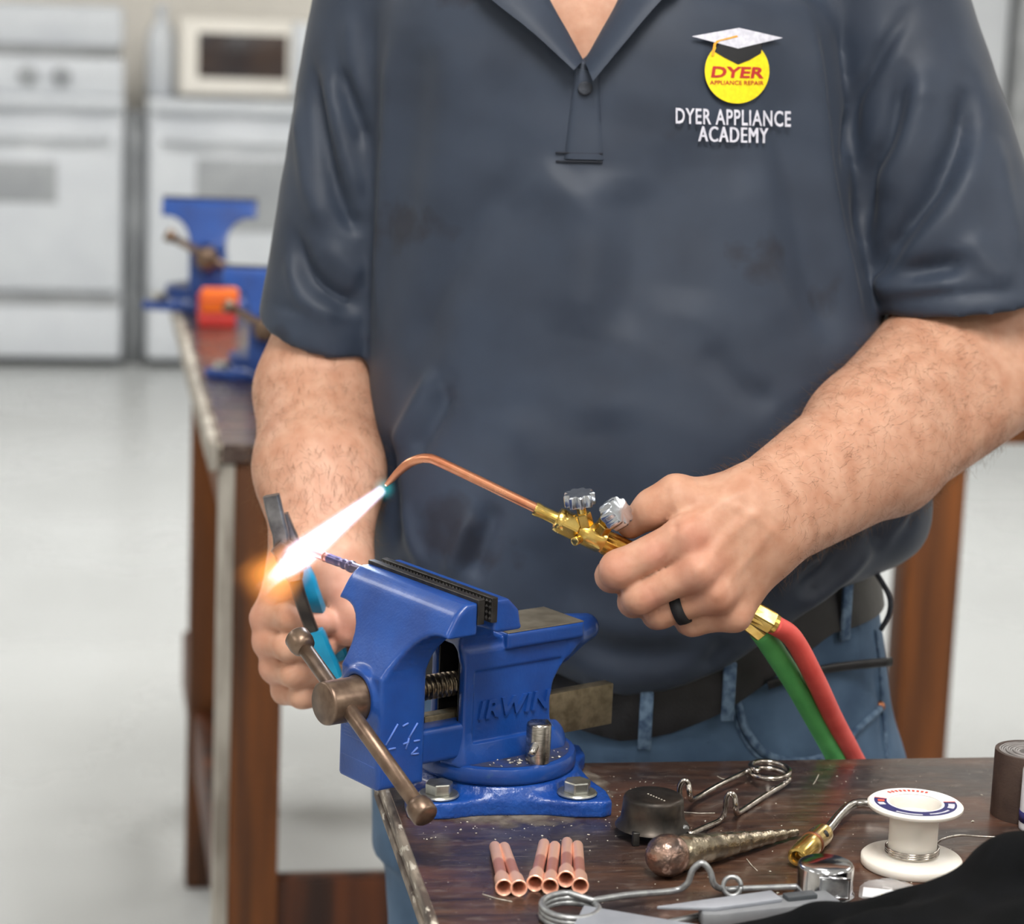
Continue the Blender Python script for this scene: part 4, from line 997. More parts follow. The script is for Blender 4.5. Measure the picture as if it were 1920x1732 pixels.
# blush on knuckles and finger ends (skin colour of its own)
bl = np.zeros(len(kv))
for c, r_, a_ in [(mcR[1], 0.017, 0.55), (mcR[0]+[0.004, -0.01, 0.0], 0.016, 0.4), (mcR[2], 0.015, 0.4), (HR(640, 790, -0.02), 0.014, 0.3), (HR(870, 700, -0.025), 0.012, 0.4), (HR(850, 960, -0.02), 0.011, 0.45), (mcR[3], 0.012, 0.3), (mcL[0], 0.016, 0.4), (mcL[1], 0.016, 0.35), (mcL[2], 0.016, 0.3), (HL(740, 1150, -0.02), 0.02, 0.4), (HL(600, 1110, -0.03), 0.014, 0.35), (HL(720, 950, -0.01), 0.02, 0.3)]:
    bl = np.maximum(bl, a_*np.exp(-((kv-c)**2).sum(1)/r_**2))
at = body.data.attributes.new('blush', 'FLOAT', 'POINT'); at.data.foreach_set('value', bl.astype(np.float32))
# eyes, hair on the head
for s_ in (-1, 1):
    e = obj('eye', lathe([(0, -0.011)]+[(0.011*math.sin(q), -0.011*math.cos(q)) for q in np.linspace(0.3, 2.84, 9)]+[(0, 0.011)], 16, HD+[s_*0.032, -0.079, 0.0], (0, -1, 0)), MT['whi'], person)
    obj('iris', lathe([(0, 0.0), (0.0045, 0.0), (0, 0.0012)], 14, HD+[s_*0.032, -0.0903, -0.001], (0, -1, 0)), MT['blk'], e)
MT['hair'] = pmat('brown_hair', S((92, 68, 48)), S((60, 42, 30)), scale=60, stretch=(4, 1, 1), rough=0.5, bump=0.6, bscale=300)
hairn = Sub(EL(HD+[0, 0.03, 0.036], (0.084, 0.1, 0.104)), BX(HD+[0, -0.1, -0.06], (0.2, 0.11, 0.10)), 0.02)
obj('hair', snet(hairn, HD-0.13, HD+0.16, 0.004, 16), MT['hair'], person)

# ------------------------------------------------------------------ jeans, belt, loops
JR = smooth_rows([(1000, 755, 1628, 1.99, 2.26), (1080, 745, 1640, 1.982, 2.265), (1200, 735, 1655, 1.975, 2.27), (1330, 728, 1668, 1.972, 2.275), (1450, 724, 1682, 1.975, 2.28), (1600, 718, 1692, 1.985, 2.28)])
pelv = Loft(JR, p=2.3)
wj1, wj2, wj3 = P3(1640, 1020, 2.13), P3(1250, 1262, 1.975), P3(760, 1055, 2.13)
wjn = nrm(np.cross(wj2-wj1, wj3-wj1)); wjn = wjn if wjn[2] > 0 else -wjn
pelv = Int(pelv, Fn(lambda P: (P[:, 2]-zcut(P[:, 0], P[:, 1])-0.008)*0.7), 0.004)
def leg_node(cx0, cx1, cx2):
    return U([RC((cx0, 2.125, 0.80), (cx1, 2.13, 0.46), 0.104, 0.078), RC((cx1, 2.13, 0.46), (cx2, 2.15, 0.07), 0.078, 0.063)], 0.02)
lx = P3(932, 1600, 2.13)[0]; rx = P3(1462, 1500, 2.13)[0]
jeans_n = Int(U([pelv, leg_node(lx, lx-0.006, lx-0.016), leg_node(rx, rx+0.004, rx+0.012)], 0.03), Fn(lambda P: 0.045-P[:, 2]), 0.002)
jv, jq = snet(jeans_n, (-0.24, 1.92, 0.03), (0.46, 2.34, 1.10), 0.0048, 18)
jv = relax(jv, jq, 2, 0.5); jn = vnormals(jv, jq)
for pts, amp, wd in [([(1640, 1250), (1655, 1340), (1665, 1430)], -3, 7), ([(1380, 1330), (1350, 1380), (1300, 1410)], -3, 12), ([(1560, 1330), (1500, 1400), (1450, 1430)], 3, 14), ([(720, 1560), (790, 1600), (850, 1660)], -4, 12), ([(712, 1620), (780, 1670), (830, 1725)], 4, 13), ([(1100, 1390), (1180, 1410), (1260, 1400)], 2, 14), ([(730, 1500), (780, 1540), (820, 1560)], 3, 12)]:
    jv = fold(jv, jn, pts, amp, wd, node=jeans_n)
jv = jv+jn*(0.002*vnoise(jv, 7, 11)+0.001*vnoise(jv, 18, 12))[:, None]
jeans = obj('jeans', (jv, jq), MT['denim'], person, label='blue denim jeans')
js = Surf(jv, jq)
def jpath(pts, off, n=8):
    out = []
    for q in catmull([(p[0], p[1], 0) for p in pts], n):
        h_ = js.hit(q[0], q[1], off)
        if h_ is not None: out.append(h_)
    return np.array(out)
obj('pocket_seam', tube(jpath([(1382, 1312), (1400, 1370), (1440, 1415), (1500, 1427), (1560, 1412), (1605, 1370), (1652, 1326)], 0.001), 0.0034, 8), MT['denim_seam'], jeans)
obj('pocket_seam', tube(jpath([(1372, 1316), (1390, 1378), (1432, 1426), (1500, 1440)], 0.0005), 0.0014, 6), MT['denim_seam'], jeans)
obj('side_seam', tube(jpath([(1640, 1180), (1650, 1260), (1655, 1330), (1664, 1430)], 0.0005), 0.0022, 6), MT['denim_seam'], jeans)
rv = js.hit(1650, 1324, 0.002)
MT['copper_rivet'] = pmat('copper_rivet', S((150, 96, 66)), rough=0.4, metal=0.8)
obj('rivet', lathe([(0, 0.002), (0.003, 0.0018), (0.0045, 0.0005), (0.0045, -0.001), (0, -0.001)], 16, rv, CAM-rv), MT['copper_rivet'], jeans)
# belt follows the tilted waist
def waist_ring(z_off, grow, n=96):
    out = []
    tb = interp_rows(JR)
    for k in range(n):
        a_ = 2*math.pi*k/n; p_ = np.array([0.0, 0, 0]); z = 1.0
        for _ in range(6):
            cx, A, yf, yb = [np.interp(z, tb[0], q) for q in tb[1:]]
            c_, s_ = math.cos(a_), math.sin(a_)
            B = (YC-yf) if s_ < 0 else (yb-YC)
            ex = 2/2.3
            x = cx+(A+grow)*math.copysign(abs(c_)**ex, c_); y = YC+(B+grow)*math.copysign(abs(s_)**ex, s_)
            z = float(zcut(x, y))+z_off
        out.append((x, y, z))
    return np.array(out)
def band(z0, z1, g0_, g1_, n=96):
    R_ = [waist_ring(z0, g0_, n), waist_ring(z0, g1_, n), waist_ring(z1, g1_, n), waist_ring(z1, g0_, n)]
    V = np.concatenate(R_); Fc = []
    for q in range(4):
        for k in range(n):
            l = (k+1) % n; Fc.append([q*n+k, q*n+l, ((q+1) % 4)*n+l, ((q+1) % 4)*n+k])
    return V, [f[::-1] for f in Fc]
obj('belt', band(-0.036, 0.002, 0.002, 0.0062), MT['black'], person, angle=50, label='black leather belt')
wring = waist_ring(-0.020, 0.0075, 360)
def loop_at(px, hgt=0.050, wid=0.011):
    best = min(range(360), key=lambda k: abs(pix(wring[k])[0]-px) if wring[k][1] < YC+0.02 else 1e9)
    c = wring[best]; tng = nrm(wring[(best+2) % 360]-wring[best-2]); no = nrm(np.cross(tng, UP)); no = -no if (c-np.array([0.08, YC, c[2]])) @ no < 0 else no
    tng = nrm(tng*[1, 1, 0]); no = nrm(np.cross(tng, UP)); no = -no if (c-np.array([0.08, YC, c[2]])) @ no < 0 else no
    R_ = np.stack([tng, no, np.cross(tng, no)], 1)
    obj('belt_loop', box(c+no*0.001, (wid, 0.004, hgt), R_, 0.0015), MT['denim_seam'], jeans)
def pix(P): v = np.asarray(P)-CAM; z = v @ _fw; return np.array([960+F*(v @ _cr)/z, 866-F*(v @ _cu)/z])
for q in (1362, 1212, 1585): loop_at(q)
obj('belt_tail', tube(catmull([js.hit(1440, 1284, 0.012), js.hit(1480, 1272, 0.014), js.hit(1560, 1252, 0.012), P3(1672, 1240, 2.03)], 8), 0.004, 10, flat=(0.5, 1.0)), MT['black'], person)
obj('cord_loop', tube(catmull([P3(1632, 1060, 2.05), P3(1650, 1085, 2.04), P3(1668, 1120, 2.03), P3(1667, 1150, 2.03), P3(1652, 1180, 2.035)], 8), 0.0022, 8), MT['cord'], person)
for sx_, fx in ((-1, lx-0.016), (1, rx+0.012)):
    sh = U([RC((fx, 2.17, 0.045), (fx+sx_*0.02, 1.97, 0.035), 0.042, 0.036), RC((fx, 2.16, 0.08), (fx, 2.12, 0.10), 0.045, 0.04)], 0.02)
    sh = Int(sh, Fn(lambda P: -P[:, 2]), 0.003)
    s_o = obj('shoe', snet(sh, (fx-0.1, 1.88, -0.01), (fx+0.1, 2.26, 0.16), 0.005, 16), MT['black'], person)
# wedding band on the torch hand
rc = mcR[2]*0.36+HR(890, 1052, -0.002)*0.64; rd_ = nrm(HR(890, 1052, -0.002)-mcR[2])
obj('finger_ring', lathe([(0.0118, -0.0042), (0.0134, -0.0042), (0.0138, 0), (0.0134, 0.0042), (0.0118, 0.0042)], 40, rc, rd_, closed=True), MT['blk'], person, label='black ring on a finger')
# ------------------------------------------------------------------ torch, flame, work piece, pliers
MT['copper'] = pmat('copper_tube', S((224, 156, 120)), S((200, 126, 92)), scale=60, rough=0.26, rough2=0.36, metal=0.85)
MT['brass'] = pmat('yellow_brass', S((224, 194, 116)), S((198, 162, 82)), scale=90, rough=0.18, rough2=0.28, metal=0.95)
MT['brass_dark'] = pmat('tinted_brass', S((206, 154, 70)), S((172, 118, 50)), scale=70, rough=0.24, metal=0.95)
MT['alu'] = pmat('polished_aluminium', S((206, 210, 216)), S((182, 186, 194)), scale=90, rough=0.22, metal=0.95)
MT['chrome'] = pmat('chromed_steel', S((206, 206, 208)), S((180, 180, 184)), scale=80, rough=0.14, metal=1.0)
MT['galv'] = pmat('dull_galvanised_wire', S((166, 168, 168)), S((140, 142, 144)), scale=200, rough=0.4, metal=0.7)
MT['wire'] = pmat('bright_wire', S((206, 200, 192)), S((160, 152, 144)), scale=200, rough=0.2, metal=1.0)
MT['redhose'] = pmat('red_rubber_hose', S((222, 88, 80)), S((208, 74, 68)), scale=50, rough=0.5, bump=0.1, bscale=300)
MT['greenhose'] = pmat('green_rubber_hose', S((92, 182, 100)), S((76, 164, 86)), scale=40, rough=0.5, spots=(60, S((150, 130, 84)), 0.7))
MT['teal'] = pmat('teal_rubber_grip', S((20, 140, 176)), S((12, 122, 158)), scale=60, rough=0.42)
MT['plsteel'] = pmat('grey_forged_steel', S((128, 126, 126)), S((84, 82, 84)), scale=70, rough=0.35, metal=0.8)
MT['pldark'] = pmat('dark_forged_steel', S((70, 64, 58)), S((46, 42, 40)), scale=90, rough=0.4, metal=0.6)

torch = thing('brazing_torch', 'brass brazing torch with copper tip and red and green hoses, held in the fist', 'torch', HR(400, 560, 0.012))
TY = 0.014
def tpt(px, py, dy=0.0): return atY(px, py, HY+TY+dy+max(0, (1012-px)/288)*0.055)
tip = [tpt(724, 909), tpt(734, 899), tpt(748, 884), tpt(766, 869), tpt(784, 861), tpt(802, 859), tpt(822, 865), tpt(900, 902), tpt(960, 931), tpt(1012, 956)]
tp = catmull(tip, 8)
s_ = np.linspace(0, 1, len(tp)); obj('copper_tip', tube(tp, np.interp(s_, [0, 0.12, 0.3, 1], [0.0017, 0.0026, 0.0036, 0.0037]), 16), MT['copper'], torch)
A0 = HR(135, 425, TY); A1 = HR(1520, 1085, TY+0.004); td = nrm(A1-A0); TL = np.linalg.norm(A1-A0)
zs = TL/np.linalg.norm(np.array([1520-135, 1085-425]))     # metres per zoom pixel along the axis
def ax_p(zx): return A0+td*((zx-135)*1.108*zs)
obj('tip_socket', lathe([(0.0036, 0), (0.0052, 0), (0.0054, 0.002), (0.0048, 0.006), (0.0048, 0.016), (0.0062, 0.021), (0.0062, 0.0235), (0.0, 0.0235)], 28, A0, td), MT['brass'], torch, angle=40)
kn_ = lathe([(0.0, 0.0), (0.006, 0.0), (0.0076, 0.0015), (0.0076, 0.0035), (0.0062, 0.005), (0.0, 0.005)], 28, ax_p(262), td); obj('knurled_ring', kn_, MT['brass'], torch, angle=40)
obj('tip_nut', hexrod(ax_p(295), ax_p(395), 0.0102, 0.0009), MT['brass'], torch, smooth=False)
obj('mixer_neck', lathe([(0.0, 0), (0.0088, 0), (0.0098, 0.003), (0.0088, 0.007), (0, 0.007)], 28, ax_p(268), td), MT['brass'], torch, angle=40)
obj('mixer_body', lathe([(0, 0), (0.0078, 0), (0.0094, 0.004), (0.0098, 0.008), (0.0098, 0.019), (0.0090, 0.022), (0, 0.022)], 28, ax_p(392), td), MT['brass'], torch, angle=40)
flute = lambda a_, r_, z_: r_*(1-0.06*(0.5+0.5*math.cos(a_*12)))
obj('handle', lathe([(0, 0), (0.0088, 0), (0.0094, 0.002), (0.0094, 0.02), (0.0088, 0.09), (0.0088, np.linalg.norm(A1-ax_p(545))-0.006), (0, np.linalg.norm(A1-ax_p(545))-0.006)], 72, ax_p(545), td, mod=flute), MT['brass_dark'], torch, angle=40)
def knob(c, axis, stem_from, r_, h_, lobes, depth):
    axis = nrm(axis)
    st = obj('valve_stem', join(hexrod(stem_from, stem_from+(c-stem_from)*0.62, 0.0066, 0.0006), rod(stem_from, c, 0.0036, 16)), MT['brass'], torch, smooth=False)
    md = lambda a_, q, z_: q*(1-depth*(0.5-0.5*math.cos(a_*lobes))**1.5)
    obj('valve_knob', lathe([(0, 0), (r_*0.82, 0), (r_*0.98, h_*0.08), (r_, h_*0.16), (r_, h_*0.86), (r_*0.92, h_*0.97), (r_*0.72, h_), (0, h_)], 64, c, axis, mod=md), MT['alu'], st, angle=35)
up_ax = nrm(-_cr*0.12+_cu*1.0-_fw*0.35)
knob(HR(410, 408, TY-0.004), up_ax, HR(442, 530, TY-0.002), 0.0120, 0.0104, 9, 0.24)
kx = nrm(_cr*0.62+_cu*0.42-_fw*0.62)
knob(HR(588, 480, TY-0.012), kx, HR(530, 560, TY-0.002), 0.0120, 0.0135, 8, 0.14)
obj('side_port', join(rod(HR(420, 600, TY-0.003), HR(375, 625, TY-0.012), 0.0034, 16, 0.0006)), MT['brass'], torch)
e1 = A1
obj('hose_nut', join(hexrod(HR(1425, 1035, TY+0.002), HR(1560, 1112, TY+0.004), 0.0098, 0.0008), rod(HR(1400, 1030, TY), HR(1580, 1120, TY+0.004), 0.0078, 20)), MT['brass'], torch, smooth=False)
obj('hose_nut', hexrod(HR(1400, 1090, TY+0.016), HR(1500, 1170, TY+0.02), 0.0082, 0.0008), MT['brass'], torch, smooth=False)
obj('red_hose', tube(catmull([HR(1560, 1115, TY+0.004), atY(1487, 1197, 1.838), atY(1527, 1270, 1.865), atY(1562, 1345, 1.90), atY(1596, 1410, 1.932), atY(1625, 1470, 1.952), atY(1640, 1560, 1.955), atY(1640, 1800, 1.955), atY(1610, 2300, 1.95), np.array([0.30, 1.86, 0.02]), np.array([0.5, 1.70, 0.012])], 10), 0.0078, 16), MT['redhose'], torch)
obj('green_hose', tube(catmull([HR(1490, 1160, TY+0.02), atY(1448, 1215, 1.85), atY(1490, 1280, 1.875), atY(1533, 1355, 1.905), atY(1566, 1415, 1.93), atY(1594, 1475, 1.95), atY(1612, 1560, 1.955), atY(1600, 1800, 1.955), atY(1570, 2300, 1.95), np.array([0.27, 1.85, 0.02]), np.array([0.46, 1.66, 0.012])], 10), 0.0086, 16), MT['greenhose'], torch)

# work piece: a discoloured copper tube held at the jaw end
def band_mat(name, base, dark, z0, z1, soft, rough=0.3, third=None, metal=0.85):
    m = pmat(name, base, base, rough=rough, metal=metal, rough2=rough+0.1, scale=80); nt = m.node_tree; b = nt.nodes['Principled BSDF']
    tc = nt.nodes.new('ShaderNodeTexCoord'); sx = nt.nodes.new('ShaderNodeSeparateXYZ'); lnk(nt, tc.outputs['Object'], sx.inputs[0])
    nz = nt.nodes.new('ShaderNodeTexNoise'); nz.inputs['Scale'].default_value = 90; lnk(nt, tc.outputs['Object'], nz.inputs['Vector'])
    ad = nt.nodes.new('ShaderNodeMath'); ad.operation = 'MULTIPLY_ADD'; lnk(nt, nz.outputs[0], ad.inputs[0]); ad.inputs[1].default_value = 0.012; lnk(nt, sx.outputs[2], ad.inputs[2])
    mr = nt.nodes.new('ShaderNodeMapRange'); lnk(nt, ad.outputs[0], mr.inputs[0]); mr.inputs[1].default_value = 0.0; mr.inputs[2].default_value = 0.1
    r = nt.nodes.new('ShaderNodeValToRGB'); lnk(nt, mr.outputs[0], r.inputs[0]); e = r.color_ramp.elements
    e[0].position = max(0, z0/0.1-soft); e[0].color = (*base, 1); e[1].position = z0/0.1; e[1].color = (*dark, 1)
    q = e.new(z1/0.1); q.color = (*(third or dark), 1); q = e.new(min(1, z1/0.1+soft)); q.color = (*base, 1)
    lnk(nt, r.outputs[0], b.inputs['Base Color'])
    return m
def local_obj(name, geo, mat, origin, axis, label, cat, group=None, smooth=True, angle=None):
    o = obj(name, geo, mat, smooth=smooth, angle=angle); R_ = frame(axis)
    o.matrix_world = Matrix([[*R_[0], origin[0]], [*R_[1], origin[1]], [*R_[2], origin[2]], [0, 0, 0, 1]])
    return tag(o, label, cat, group)
MT['heat_tube'] = band_mat('heat_stained_copper', S((206, 146, 134)), S((112, 98, 96)), 0.022, 0.088, 0.03, third=S((92, 88, 132)))
wp0 = vise_w(-64.4, 40, 158)
prof = [(0, 0), (2.7, 0), (2.7, 19), (3.4, 22), (3.4, 40)]
for k in range(41, 92):
    r_ = 3.7+0.35*math.sin(k*0.62)*(0.5+0.5*math.sin(k*0.21+1))+(0.8 if 52 < k < 58 else 0)+(0.5 if 88 < k < 91 else 0); prof.append((r_, k))
prof += [(3.3, 92), (3.3, 111), (2.9, 112), (2.3, 111.5), (2.3, 80), (0, 80)]
local_obj('copper_work_tube', ([p for p in lathe([(a_*mm, b_*mm) for a_, b_ in prof], 24)[0]], lathe([(a_*mm, b_*mm) for a_, b_ in prof], 24)[1]), MT['heat_tube'], wp0, _aj, 'heat-stained copper tube clamped in the vise jaws, its end in the flame', 'tube', angle=50)

# flame: glowing gas as an emitting volume
F0 = tpt(723, 913); F1 = atY(466, 1118, 1.895); fd = nrm(F1-F0); FL = np.linalg.norm(F1-F0)
def flame_mat():
    m = bpy.data.materials.new('torch_flame_gas'); m.use_nodes = True; nt = m.node_tree; nt.nodes.clear()
    out = nt.nodes.new('ShaderNodeOutputMaterial'); tc = nt.nodes.new('ShaderNodeTexCoord')
    def math_(op, a, b=None, c=None, clamp=False):
        n = nt.nodes.new('ShaderNodeMath'); n.operation = op; n.use_clamp = clamp
        for i, v in enumerate((a, b, c)):
            if v is None: continue
            if isinstance(v, (int, float)): n.inputs[i].default_value = v
            else: lnk(nt, v, n.inputs[i])
        return n.outputs[0]
    def mrange(x, a, b, c, d, t='SMOOTHSTEP'):
        n = nt.nodes.new('ShaderNodeMapRange'); n.interpolation_type = t
        lnk(nt, x, n.inputs[0])
        for i, v in enumerate((a, b, c, d)):
            if isinstance(v, (int, float)): n.inputs[1+i].default_value = v
            else: lnk(nt, v, n.inputs[1+i])
        return n.outputs[0]
    # ragged tail: push the coordinates with noise that grows along the flame
    s0 = nt.nodes.new('ShaderNodeSeparateXYZ'); lnk(nt, tc.outputs['Object'], s0.inputs[0])
    nz = nt.nodes.new('ShaderNodeTexNoise'); nz.inputs['Scale'].default_value = 38; nz.inputs['Detail'].default_value = 2
    mp = nt.nodes.new('ShaderNodeMapping'); mp.inputs['Scale'].default_value = (1, 1, 0.45); lnk(nt, tc.outputs['Object'], mp.inputs[0]); lnk(nt, mp.outputs[0], nz.inputs['Vector'])
    sn = nt.nodes.new('ShaderNodeSeparateColor'); lnk(nt, nz.outputs['Color'], sn.inputs[0])
    amp = mrange(s0.outputs[2], 0.06, FL, 0.0, 0.034)
    x = math_('MULTIPLY_ADD', math_('SUBTRACT', sn.outputs[0], 0.5), amp, s0.outputs[0]); y = math_('MULTIPLY_ADD', math_('SUBTRACT', sn.outputs[1], 0.5), amp, s0.outputs[1])
    z = s0.outputs[2]
    r = math_('SQRT', math_('ADD', math_('MULTIPLY', x, x), math_('MULTIPLY', y, y)))
    rc = mrange(z, 0.0, 0.085, 0.0044, 0.0116, 'LINEAR')
    tail = mrange(z, 0.085, FL*1.0, 1.0, 0.0)
    rc = math_('MULTIPLY', rc, math_('MAXIMUM', tail, 0.25))
    start = mrange(z, 0.001, 0.005, 0.0, 1.0)
    core = math_('MULTIPLY', math_('MULTIPLY', math_('POWER', mrange(math_('DIVIDE', r, rc), 0.2, 1.25, 1.0, 0.0), 1.5), start), math_('MAXIMUM', math_('POWER', tail, 1.3), 0.0))
    ro = mrange(z, 0.06, FL*0.8, 0.010, 0.026, 'LINEAR')
    env = math_('MULTIPLY', mrange(math_('DIVIDE', r, ro), 0.2, 1.0, 1.0, 0.0), math_('MULTIPLY', mrange(z, 0.06, FL*0.62, 0.0, 1.0), mrange(z, FL*0.80, FL*1.02, 1.0, 0.0)))
    halo_r = math_('SQRT', math_('ADD', math_('MULTIPLY', r, r), math_('MULTIPLY', math_('SUBTRACT', z, 0.002), math_('SUBTRACT', z, 0.002))))
    halo = math_('POWER', mrange(halo_r, 0.001, 0.013, 1.0, 0.0), 2.0)
    def em(col, k, fac):
        e = nt.nodes.new('ShaderNodeEmission'); e.inputs[0].default_value = (*col, 1); lnk(nt, math_('MULTIPLY', fac, k), e.inputs[1]); return e.outputs[0]
    def add(a, b): n = nt.nodes.new('ShaderNodeAddShader'); lnk(nt, a, n.inputs[0]); lnk(nt, b, n.inputs[1]); return n.outputs[0]
    sh = add(add(em((0.74, 0.74, 1.0), 520.0, core), em((1.0, 0.34, 0.06), 60.0, env)), em((0.05, 0.75, 0.8), 60.0, halo))
    lnk(nt, sh, out.inputs['Volume']); return m
g = lathe([(0, -0.013), (0.012, -0.011), (0.015, 0.0), (0.017, 0.03), (0.021, 0.06), (0.034, FL*0.7), (0.034, FL), (0.018, FL+0.008), (0, FL+0.012)], 28)
fl = local_obj('torch_flame', g, flame_mat(), F0, fd, 'white and orange torch flame playing on the copper tube', 'flame')

fli = bpy.data.lights.new('flame_light', 'POINT'); fli.energy = 0.32; fli.color = (0.72, 0.86, 1.0); fli.shadow_soft_size = 0.004
flo = bpy.data.objects.new('flame_light', fli); COL.objects.link(flo); flo.location = Vector(F0+fd*0.03)
# pliers
pl = thing('pliers', 'steel pliers with teal grips held upright behind the flame', 'pliers', HL(470, 900, -0.03))
def plq(zx, zy, dy): return HL(zx, zy, dy)
def slab(pts, ws, th, hint=(0, 1, 0)):
    """flat bar along a path: widths ws in the picture plane, thickness th in depth"""
    P = catmull(pts, 6); n = len(P); w_ = np.interp(np.linspace(0, 1, n), np.linspace(0, 1, len(ws)), ws); T = np.gradient(P, axis=0); V, Fc = [], []
    for i in range(n):
        t_ = nrm(T[i]); s__ = nrm(np.cross(t_, hint)); d_ = nrm(np.cross(s__, t_))
        sec = [(-.5, -.28), (-.36, -.5), (.36, -.5), (.5, -.28), (.5, .28), (.36, .5), (-.36, .5), (-.5, .28)]
        for a_, b_ in sec: V.append(P[i]+s__*a_*w_[i]+d_*b_*th)
    for i in range(n-1):
        for k in range(8): Fc.append([i*8+k, i*8+(k+1) % 8, (i+1)*8+(k+1) % 8, (i+1)*8+k])
    Fc += [list(range(8))[::-1], [(n-1)*8+k for k in range(8)]]
    return np.array(V), Fc
D1, D2 = -0.050, -0.034
obj('jaw', slab([plq(284, 348, D1), plq(300, 420, D1), plq(322, 510, D1), plq(342, 590, D1), plq(345, 690, D1)], [0.0128, 0.0132, 0.0128, 0.0125, 0.012], 0.010), MT['plsteel'], pl, angle=40)
obj('jaw', slab([plq(374, 455, D2), plq(392, 540, D2), plq(415, 620, D2), plq(430, 700, D2)], [0.003, 0.007, 0.010, 0.012], 0.009), MT['plsteel'], pl, angle=40)
obj('pivot_head', slab([plq(318, 640, D1), plq(370, 690, D1), plq(410, 770, D1), plq(430, 850, D1)], [0.013, 0.019, 0.018, 0.012], 0.014), MT['plsteel'], pl, angle=40)
pv = plq(385, 720, D1-0.007); obj('pivot_pin', lathe([(0, 0.003), (0.004, 0.0028), (0.005, 0.0015), (0.005, -0.002), (0, -0.002)], 20, pv, (0, -1, 0)), MT['pldark'], pl)
obj('handle', slab([plq(415, 800, D1), plq(440, 900, D1), plq(485, 1040, D1), plq(530, 1160, D1), plq(560, 1250, D1)], [0.011, 0.0100, 0.0098, 0.0098, 0.0095], 0.009), MT['pldark'], pl, angle=40)
obj('grip', slab([plq(556, 1160, D1), plq(566, 1195, D1), plq(600, 1290, D1), plq(640, 1380, D1), plq(668, 1445, D1)], [0.0105, 0.0128, 0.0134, 0.0134, 0.012], 0.014), MT['teal'], pl, angle=40)
hb = obj('handle', slab([plq(430, 720, D2), plq(460, 790, D2), plq(500, 880, D2+0.006)], [0.011, 0.010, 0.010], 0.008), MT['pldark'], pl, angle=40)
obj('grip', slab([plq(480, 790, D2), plq(505, 860, D2), plq(540, 970, D2+0.004), plq(600, 1130, D2+0.028), plq(690, 1290, D2+0.034), plq(708, 1335, D2+0.034)], [0.011, 0.0128, 0.0130, 0.0125, 0.0125, 0.009], 0.013), MT['teal'], pl, angle=40)

# ------------------------------------------------------------------ things lying on the bench
def bz(px, py, h=0.0): return atZ(px, py, BZ+h)
MT['fit'] = band_mat('swaged_copper_stub', S((250, 198, 172)), S((204, 142, 126)), 0.030, 0.052, 0.05, rough=0.34, metal=0.55)
fp = lathe([(r_*mm, z*mm) for r_, z in [(3.0, 84), (3.8, 84.2), (4.0, 83), (4.0, 26), (4.3, 22), (5.2, 18), (5.4, 2.5), (5.9, 1.0), (5.9, 0), (5.4, -0.4), (4.6, 0.4), (4.5, 16), (3.2, 22), (3.0, 40)]], 26)
fp = (np.concatenate([fp[0], [[0, 0, 0.04]]]), fp[1]+[[len(fp[0])-26+k, len(fp[0])-26+(k+1) % 26, len(fp[0])] for k in range(26)])
fits = [((945, 1664), (927, 1583), 0.0056, 'copper tube stub lying leftmost of the pair, slightly longer looking'), ((973, 1665), (948, 1596), 0.0056, 'copper tube stub lying right of the leftmost one'),
        ((1003, 1656), (1018, 1591), 0.0056, 'copper tube stub leftmost in the row of four'), ((1031, 1662), (1040, 1588), 0.0056, 'copper tube stub second from left in the row of four'),
        ((1061, 1648), (1063, 1587), 0.0074, 'copper tube stub third in the row of four, its mouth set back'), ((1088, 1661), (1083, 1591), 0.0056, 'copper tube stub rightmost in the row of four')]
me0 = None
for (n_, f_, h_, lab) in fits:
    a_ = bz(n_[0], n_[1], h_); b_ = bz(f_[0], f_[1], 0.0041); ax_ = nrm(b_-a_)
    if me0 is None: o = obj('copper_tube_stub', fp, MT['fit'], angle=50); me0 = o.data
    else: o = bpy.data.objects.new('copper_tube_stub', me0); COL.objects.link(o)
    R_ = frame(ax_); o.matrix_world = Matrix([[*R_[0], a_[0]], [*R_[1], a_[1]], [*R_[2], a_[2]], [0, 0, 0, 1]])
    tag(o, lab, 'tube', 'swaged copper tube stubs')

def wpath(spec, n=8):
    """(px, py, 'z', height) on the bench or (px, py, 'y') standing above the last point"""
    out = []; Y = None
    for q in spec:
        if q[2] == 'z': p = bz(q[0], q[1], q[3]); Y = p[1]
        else: p = atY(q[0], q[1], Y if len(q) < 4 else Y+q[3])
        out.append(p)
    return catmull(out, n)
# striker lighter with the dark cup
MT['darkcup'] = pmat('dark_oxidised_steel_cup', S((78, 71, 65)), S((46, 43, 40)), scale=60, rough=0.34, rough2=0.5, metal=0.75)
c1 = bz(1222, 1566, 0.0)
st1 = thing('flint_striker', 'wire flint striker with dark steel cup beside the vise', 'striker', c1)
obj('cup', lathe([(0, 0.0265), (0.0190, 0.0265), (0.0208, 0.0255), (0.0216, 0.0235), (0.0222, 0.015), (0.0232, 0.008), (0.0258, 0.0052), (0.0268, 0.0035), (0.0258, 0.0040), (0.0220, 0.007), (0.0205, 0.0225), (0, 0.0245)], 48, c1+[0, 0.0, 0.004]), MT['darkcup'], st1, angle=50)
obj('stamped_mark', join(*[tube([atZ(1214+k*5, 1488+k*2.1, BZ+0.0307), atZ(1217+k*5, 1488.5+k*2.1, BZ+0.0307)], 0.0004, 6) for k in range(7)]), MT['shaving'], st1)
obj('support_leg', box(atZ(1192, 1572, BZ+0.005), (0.005, 0.005, 0.010), RR, 0.0008), MT['blacksteel'], st1)
obj('flint_tube', rod(bz(1262, 1556, 0.006), bz(1286, 1562, 0.006), 0.0058, 18, 0.001), MT['galv'], st1)
cc = bz(1442, 1470, 0.0); 
